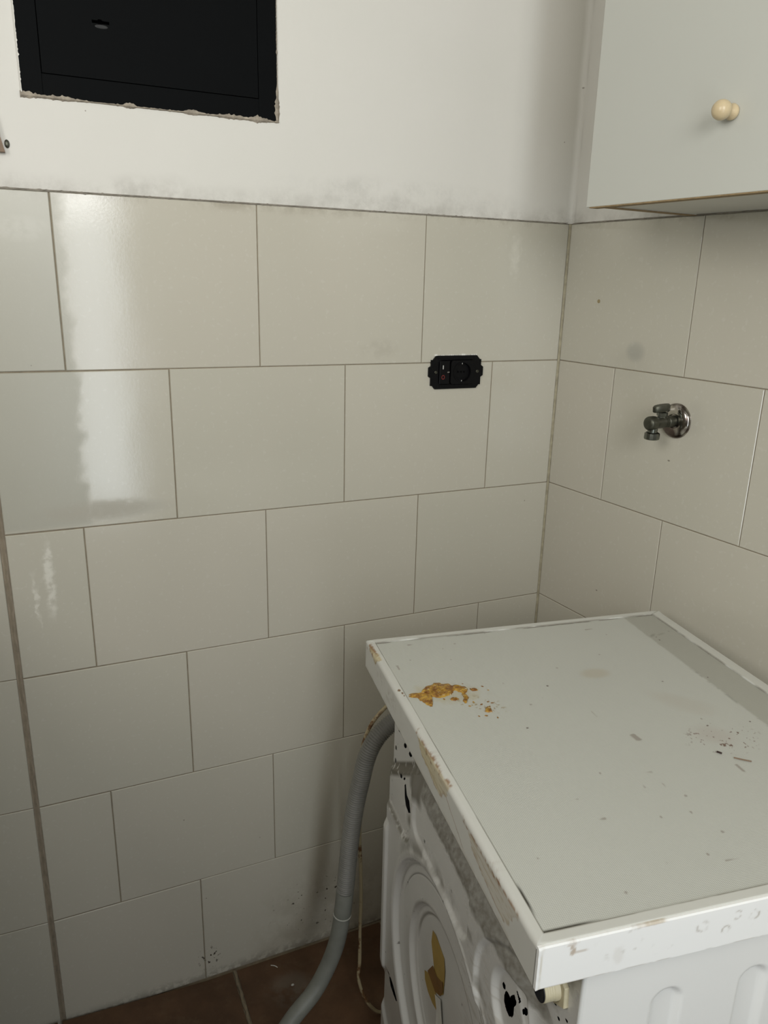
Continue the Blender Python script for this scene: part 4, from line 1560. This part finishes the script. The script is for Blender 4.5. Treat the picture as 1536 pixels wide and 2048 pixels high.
# --- torn sticker leftovers in the centre of the round dish
def patch(name, poly, mat, lift, curl=0.0):
    cy = sum(p_[0] for p_ in poly) / len(poly)
    cz = sum(p_[1] for p_ in poly) / len(poly)
    bm = bmesh.new()
    N = 6
    rings = []
    for k in range(N + 1):
        s = k / N
        rings.append([bm.verts.new((hx(cy + (y - cy) * s, cz + (z - cz) * s) - lift - curl * s * s * (0.5 + 0.5 * math.sin(i * 1.9)), cy + (y - cy) * s, cz + (z - cz) * s + ZB)) for i, (y, z) in enumerate(poly)])
    n = len(poly)
    for k in range(1, N + 1):
        for i in range(n):
            j = (i + 1) % n
            if k == 1:
                try:
                    bm.faces.new((rings[0][0], rings[1][i], rings[1][j]))
                except ValueError:
                    pass
            else:
                bm.faces.new((rings[k - 1][i], rings[k][i], rings[k][j], rings[k - 1][j]))
    for v in list(bm.verts):
        if not v.link_faces:
            bm.verts.remove(v)
    ret = bmesh.ops.extrude_face_region(bm, geom=list(bm.faces))
    for v in [g for g in ret['geom'] if isinstance(g, bmesh.types.BMVert)]:
        v.co.x += 0.0003
    o = bm_obj(name, bm, mat, wm)
    return o


stk = patch('torn_sticker', [(0.3686, 0.478), (0.3560, 0.4830), (0.3466, 0.4801), (0.3205, 0.4759), (0.3143, 0.4604), (0.3146, 0.4467), (0.3168, 0.4155), (0.3250, 0.4050), (0.3318, 0.3986), (0.3452, 0.3995), (0.3578, 0.4277), (0.3704, 0.4561)], M['yellow'], 0.0008, 0.0010)
stk['label'] = 'yellowed torn sticker on the rear panel'
o = patch('torn_sticker', [(0.394, 0.3778), (0.3764, 0.391), (0.3492, 0.3951), (0.3431, 0.3831), (0.3383, 0.3631), (0.3557, 0.3565), (0.3768, 0.355), (0.39, 0.3647)], M['yellow'], 0.0008, 0.0008)
o['label'] = 'lower yellowed scrap of sticker'
o = patch('glue_residue', [(0.379, 0.3929), (0.358, 0.4250), (0.3439, 0.4200), (0.3259, 0.4300), (0.3182, 0.4380), (0.3156, 0.4231), (0.3258, 0.4026), (0.3442, 0.3913), (0.3602, 0.3924)], M['glue'], 0.0016, 0.0012)
o['label'] = 'brown glue residue'
o = patch('paper_flap', [(0.3417, 0.3894), (0.3181, 0.4060), (0.3109, 0.3708), (0.3125, 0.33), (0.3300, 0.32), (0.3317, 0.3461), (0.3347, 0.3692)], M['white_flap'], 0.0026, 0.0020)
o['label'] = 'white curled flap of sticker paper'


# --- dried amber resin on the lid: clumps and crumbs
def resin_patch(name, pts, seed, parent=wm):
    """ragged clump: a low mound over a jagged outline"""
    rs_ = random.Random(seed)
    cx = sum(a for a, b in pts) / len(pts)
    cy = sum(b for a, b in pts) / len(pts)
    # subdivide and roughen the outline
    out = []
    for i in range(len(pts)):
        a = pts[i]
        b = pts[(i + 1) % len(pts)]
        k = max(2, int(math.dist(a, b) / 0.0022))
        for s in range(k):
            t = s / k
            r = 0.0010
            out.append((a[0] + (b[0] - a[0]) * t + rs_.uniform(-r, r), a[1] + (b[1] - a[1]) * t + rs_.uniform(-r, r)))
    bm = bmesh.new()
    N = 7
    rings = []
    for k in range(N + 1):
        s = 1 - k / (N + 0.6)
        rg = []
        for i, (x, y) in enumerate(out):
            hgt = 0.0001 if k == 0 else 0.0008 + 0.0016 * math.sin(min(1, k / 3) * math.pi / 2) * rs_.uniform(0.2, 1.0)
            rg.append(bm.verts.new((cx + (x - cx) * s, cy + (y - cy) * s, T - 0.0006 + hgt)))
        rings.append(rg)
    n = len(out)
    for a, b in zip(rings, rings[1:]):
        for i in range(n):
            j = (i + 1) % n
            bm.faces.new((a[i], a[j], b[j], b[i]))
    bm.faces.new(rings[-1])
    return bm


RES = [
    [(0.028, 0.404), (0.036, 0.4115), (0.048, 0.4180), (0.060, 0.4150), (0.0675, 0.409), (0.0690, 0.3990), (0.0600, 0.3880), (0.0500, 0.3850), (0.0400, 0.3840), (0.0320, 0.3900)],
    [(0.0050, 0.4020), (0.0125, 0.4005), (0.0200, 0.3995), (0.0265, 0.4090), (0.0340, 0.4165), (0.0420, 0.4190), (0.0480, 0.4240), (0.0540, 0.4235), (0.0570, 0.4190), (0.0660, 0.4165),
     (0.0700, 0.4080), (0.0660, 0.4000), (0.0600, 0.3960), (0.0560, 0.3905), (0.0500, 0.3960), (0.0440, 0.4000), (0.0400, 0.3935), (0.0340, 0.3890), (0.0280, 0.3850), (0.0290, 0.3760), (0.0250, 0.3660),
     (0.0215, 0.3680), (0.0180, 0.3770), (0.0140, 0.3850), (0.0130, 0.3905), (0.0060, 0.3925), (0.0030, 0.3960)],
    [(0.0690, 0.4120), (0.0760, 0.4110), (0.0820, 0.4050), (0.0870, 0.4040), (0.0860, 0.3950), (0.0810, 0.3880), (0.0765, 0.3860), (0.0740, 0.3920), (0.0690, 0.3980)],
    [(0.0745, 0.3870), (0.0790, 0.3860), (0.0800, 0.3770), (0.0770, 0.3720), (0.0740, 0.3660), (0.0700, 0.3640), (0.0690, 0.3700), (0.0735, 0.3730)],
    [(0.0560, 0.3810), (0.0640, 0.3790), (0.0655, 0.3740), (0.0600, 0.3720), (0.0545, 0.3745)],
    [(0.0900, 0.3960), (0.0980, 0.3950), (0.0990, 0.3905), (0.0910, 0.3900)],
    [(0.0900, 0.3450), (0.0950, 0.3480), (0.1000, 0.3510), (0.0990, 0.3440), (0.0960, 0.3360), (0.0910, 0.3350), (0.0880, 0.3390)],
]
for i, pl in enumerate(RES):
    o = bm_obj('dried_resin', resin_patch('dried_resin', pl, 50 + i), M['resin'], wm, 70)
wm.data if False else None
bm = bmesh.new()
rs = random.Random(5)
for (a, b, r) in ((0.0465, 0.3795, 0.0013), (0.1090, 0.3990, 0.0012), (0.1130, 0.3880, 0.0009), (0.0855, 0.3290, 0.0014), (0.0760, 0.3300, 0.0010), (0.0735, 0.3555, 0.0012), (0.1010, 0.3600, 0.0012), (0.0980, 0.3215, 0.0012),
                  (0.0850, 0.4120, 0.0008), (0.0820, 0.3640, 0.0011), (0.1050, 0.3560, 0.0012), (0.0900, 0.3560, 0.0013)):
    bmesh.ops.create_icosphere(bm, subdivisions=1, radius=r, matrix=Matrix.Translation((a, b, T - 0.0002)) @ Matrix.Rotation(rs.random() * 3, 4, 'Z') @ Matrix.Diagonal((1.8, 1.0, 0.5, 1)))
o = bm_obj('resin_crumbs', bm, M['resin'], wm)
o['kind'] = 'stuff'

# splinter and crumbs lying at the right
wmM = Matrix.Translation((-0.6014, -0.8506, -0.011)) @ Matrix.Rotation(MY, 4, 'Z')
bm = bmesh.new()
pp = [wmM @ Vector((x, y, T + 0.0006)) for x, y in ((0.3345, 0.1755), (0.3415, 0.1700), (0.3500, 0.1640))]
sweep(bm, resample(catmull(pp, 6), 0.001), lambda i, s: 0.0008, 7)
tag(bm_obj('splinter', bm, M['wood_strip'], None, 60), 'thin brown splinter lying on the machine lid near its right side', 'splinter')
bm = bmesh.new()
pp = [wmM @ Vector((x, y, T + 0.0008)) for x, y in ((0.3225, 0.1905), (0.3262, 0.1860))]
sweep(bm, pp, lambda i, s: 0.0011, 7)
tag(bm_obj('crumb', bm, simple('dark_crumb', (0.03, 0.012, 0.008), 0.6), None, 60), 'short dark crumb on the lid, left of the thin splinter', 'crumb')

# ================================================================ DRAIN HOSE
hp = [(-0.360, -0.205, 0.640), (-0.395, -0.203, 0.646), (-0.423, -0.2, 0.641), (-0.447, -0.2, 0.630), (-0.471, -0.2, 0.607), (-0.486, -0.2, 0.576), (-0.496, -0.2, 0.533), (-0.506, -0.2, 0.484), (-0.513, -0.2, 0.433),
      (-0.519, -0.2, 0.370), (-0.524, -0.2, 0.305), (-0.531, -0.2, 0.238), (-0.542, -0.2, 0.182), (-0.562, -0.2, 0.131), (-0.591, -0.209, 0.098), (-0.638, -0.225, 0.072), (-0.700, -0.260, 0.038), (-0.790, -0.330, 0.0075), (-0.880, -0.410, 0.0060)]
cp = catmull(hp, 16)
full = resample(cp, 0.00075)
cut = min(range(len(full)), key=lambda i: abs(full[i].z - 0.300) + (0 if full[i].x > -0.6 else 9))
hose = empty('drain_hose', (-0.88, -0.41, -0.011))
hose.location = (0, 0, 0)
tag(hose, 'grey drain hose, ribbed then smooth, curving down behind the washing machine', 'hose')
bm = bmesh.new()
PITCH = 0.0042


def rr_(i, s):
    base = 0.0152
    fade = 1.0
    return base + 0.0012 * math.cos(2 * math.pi * s / PITCH)


sweep(bm, full[:cut], rr_, 28)
bm_obj('corrugated_section', bm, M['hose'], hose, 80)
bm = bmesh.new()
sweep(bm, full[cut - 4:][::5], lambda i, s: 0.0163 if s < 0.052 else 0.0156, 28)
bm_obj('smooth_section', bm, M['hose_smooth'], hose, 60)
bm = bmesh.new()
ii = cut + int(0.050 / 0.00075)
tdir = (full[ii + 4] - full[ii - 4]).normalized()
lathe(bm, [(0.0155, -0.0010), (0.0168, -0.0008), (0.0170, 0.0), (0.0168, 0.0008), (0.0155, 0.0010)], align(full[ii], tdir), 32, False)
bm_obj('cuff_lip', bm, simple('pale_cuff', (0.48, 0.48, 0.43), 0.4), hose, 60)

# ================================================================ STAINED CABLE
cpn = [(-0.330, -0.165, 0.640), (-0.380, -0.163, 0.652), (-0.415, -0.16, 0.652), (-0.437, -0.16, 0.639), (-0.459, -0.16, 0.616), (-0.473, -0.16, 0.587), (-0.482, -0.163, 0.553), (-0.484, -0.165, 0.506), (-0.485, -0.17, 0.445),
       (-0.484, -0.17, 0.379), (-0.481, -0.17, 0.310), (-0.479, -0.17, 0.239), (-0.480, -0.17, 0.179), (-0.484, -0.18, 0.105), (-0.490, -0.19, 0.073), (-0.483, -0.2, 0.037), (-0.468, -0.21, 0.008), (-0.448, -0.215, -0.007), (-0.400, -0.22, -0.0075), (-0.30, -0.22, -0.0075)]
bm = bmesh.new()
rs = random.Random(9)
cc_ = resample(catmull(cpn, 12), 0.003)
sweep(bm, cc_, lambda i, s: 0.0034 + 0.0002 * math.sin(s * 60), 12)
tag(bm_obj('power_cable', bm, M['cable'], None, 70), 'thin cream cable stained brown, hanging beside the grey hose', 'cable')

# ---- crumbs on the floor
for (x, y, r, lb) in ((-0.5919, -0.0846, 0.0030, 'small white pebble of debris on the terracotta floor beside the hose'),):
    bm = bmesh.new()
    bmesh.ops.create_icosphere(bm, subdivisions=2, radius=r, matrix=Matrix.Translation((x, y, -0.0100)) @ Matrix.Diagonal((1.1, 0.8, 0.7, 1)))
    for v in bm.verts:
        v.co.x += 0.0004 * math.sin(v.co.y * 3000)
    tag(bm_obj('debris', bm, M['white_flap'], None, 50), lb, 'debris')
bm = bmesh.new()
pp = [Vector((-0.620, -0.022, -0.0100)), Vector((-0.613, -0.027, -0.0092)), Vector((-0.608, -0.033, -0.0100))]
sweep(bm, resample(catmull(pp, 6), 0.001), lambda i, s: 0.0008, 6)
tag(bm_obj('thread_scrap', bm, M['white_flap'], None, 50), 'short pale thread lying on the floor close to the back wall', 'debris')
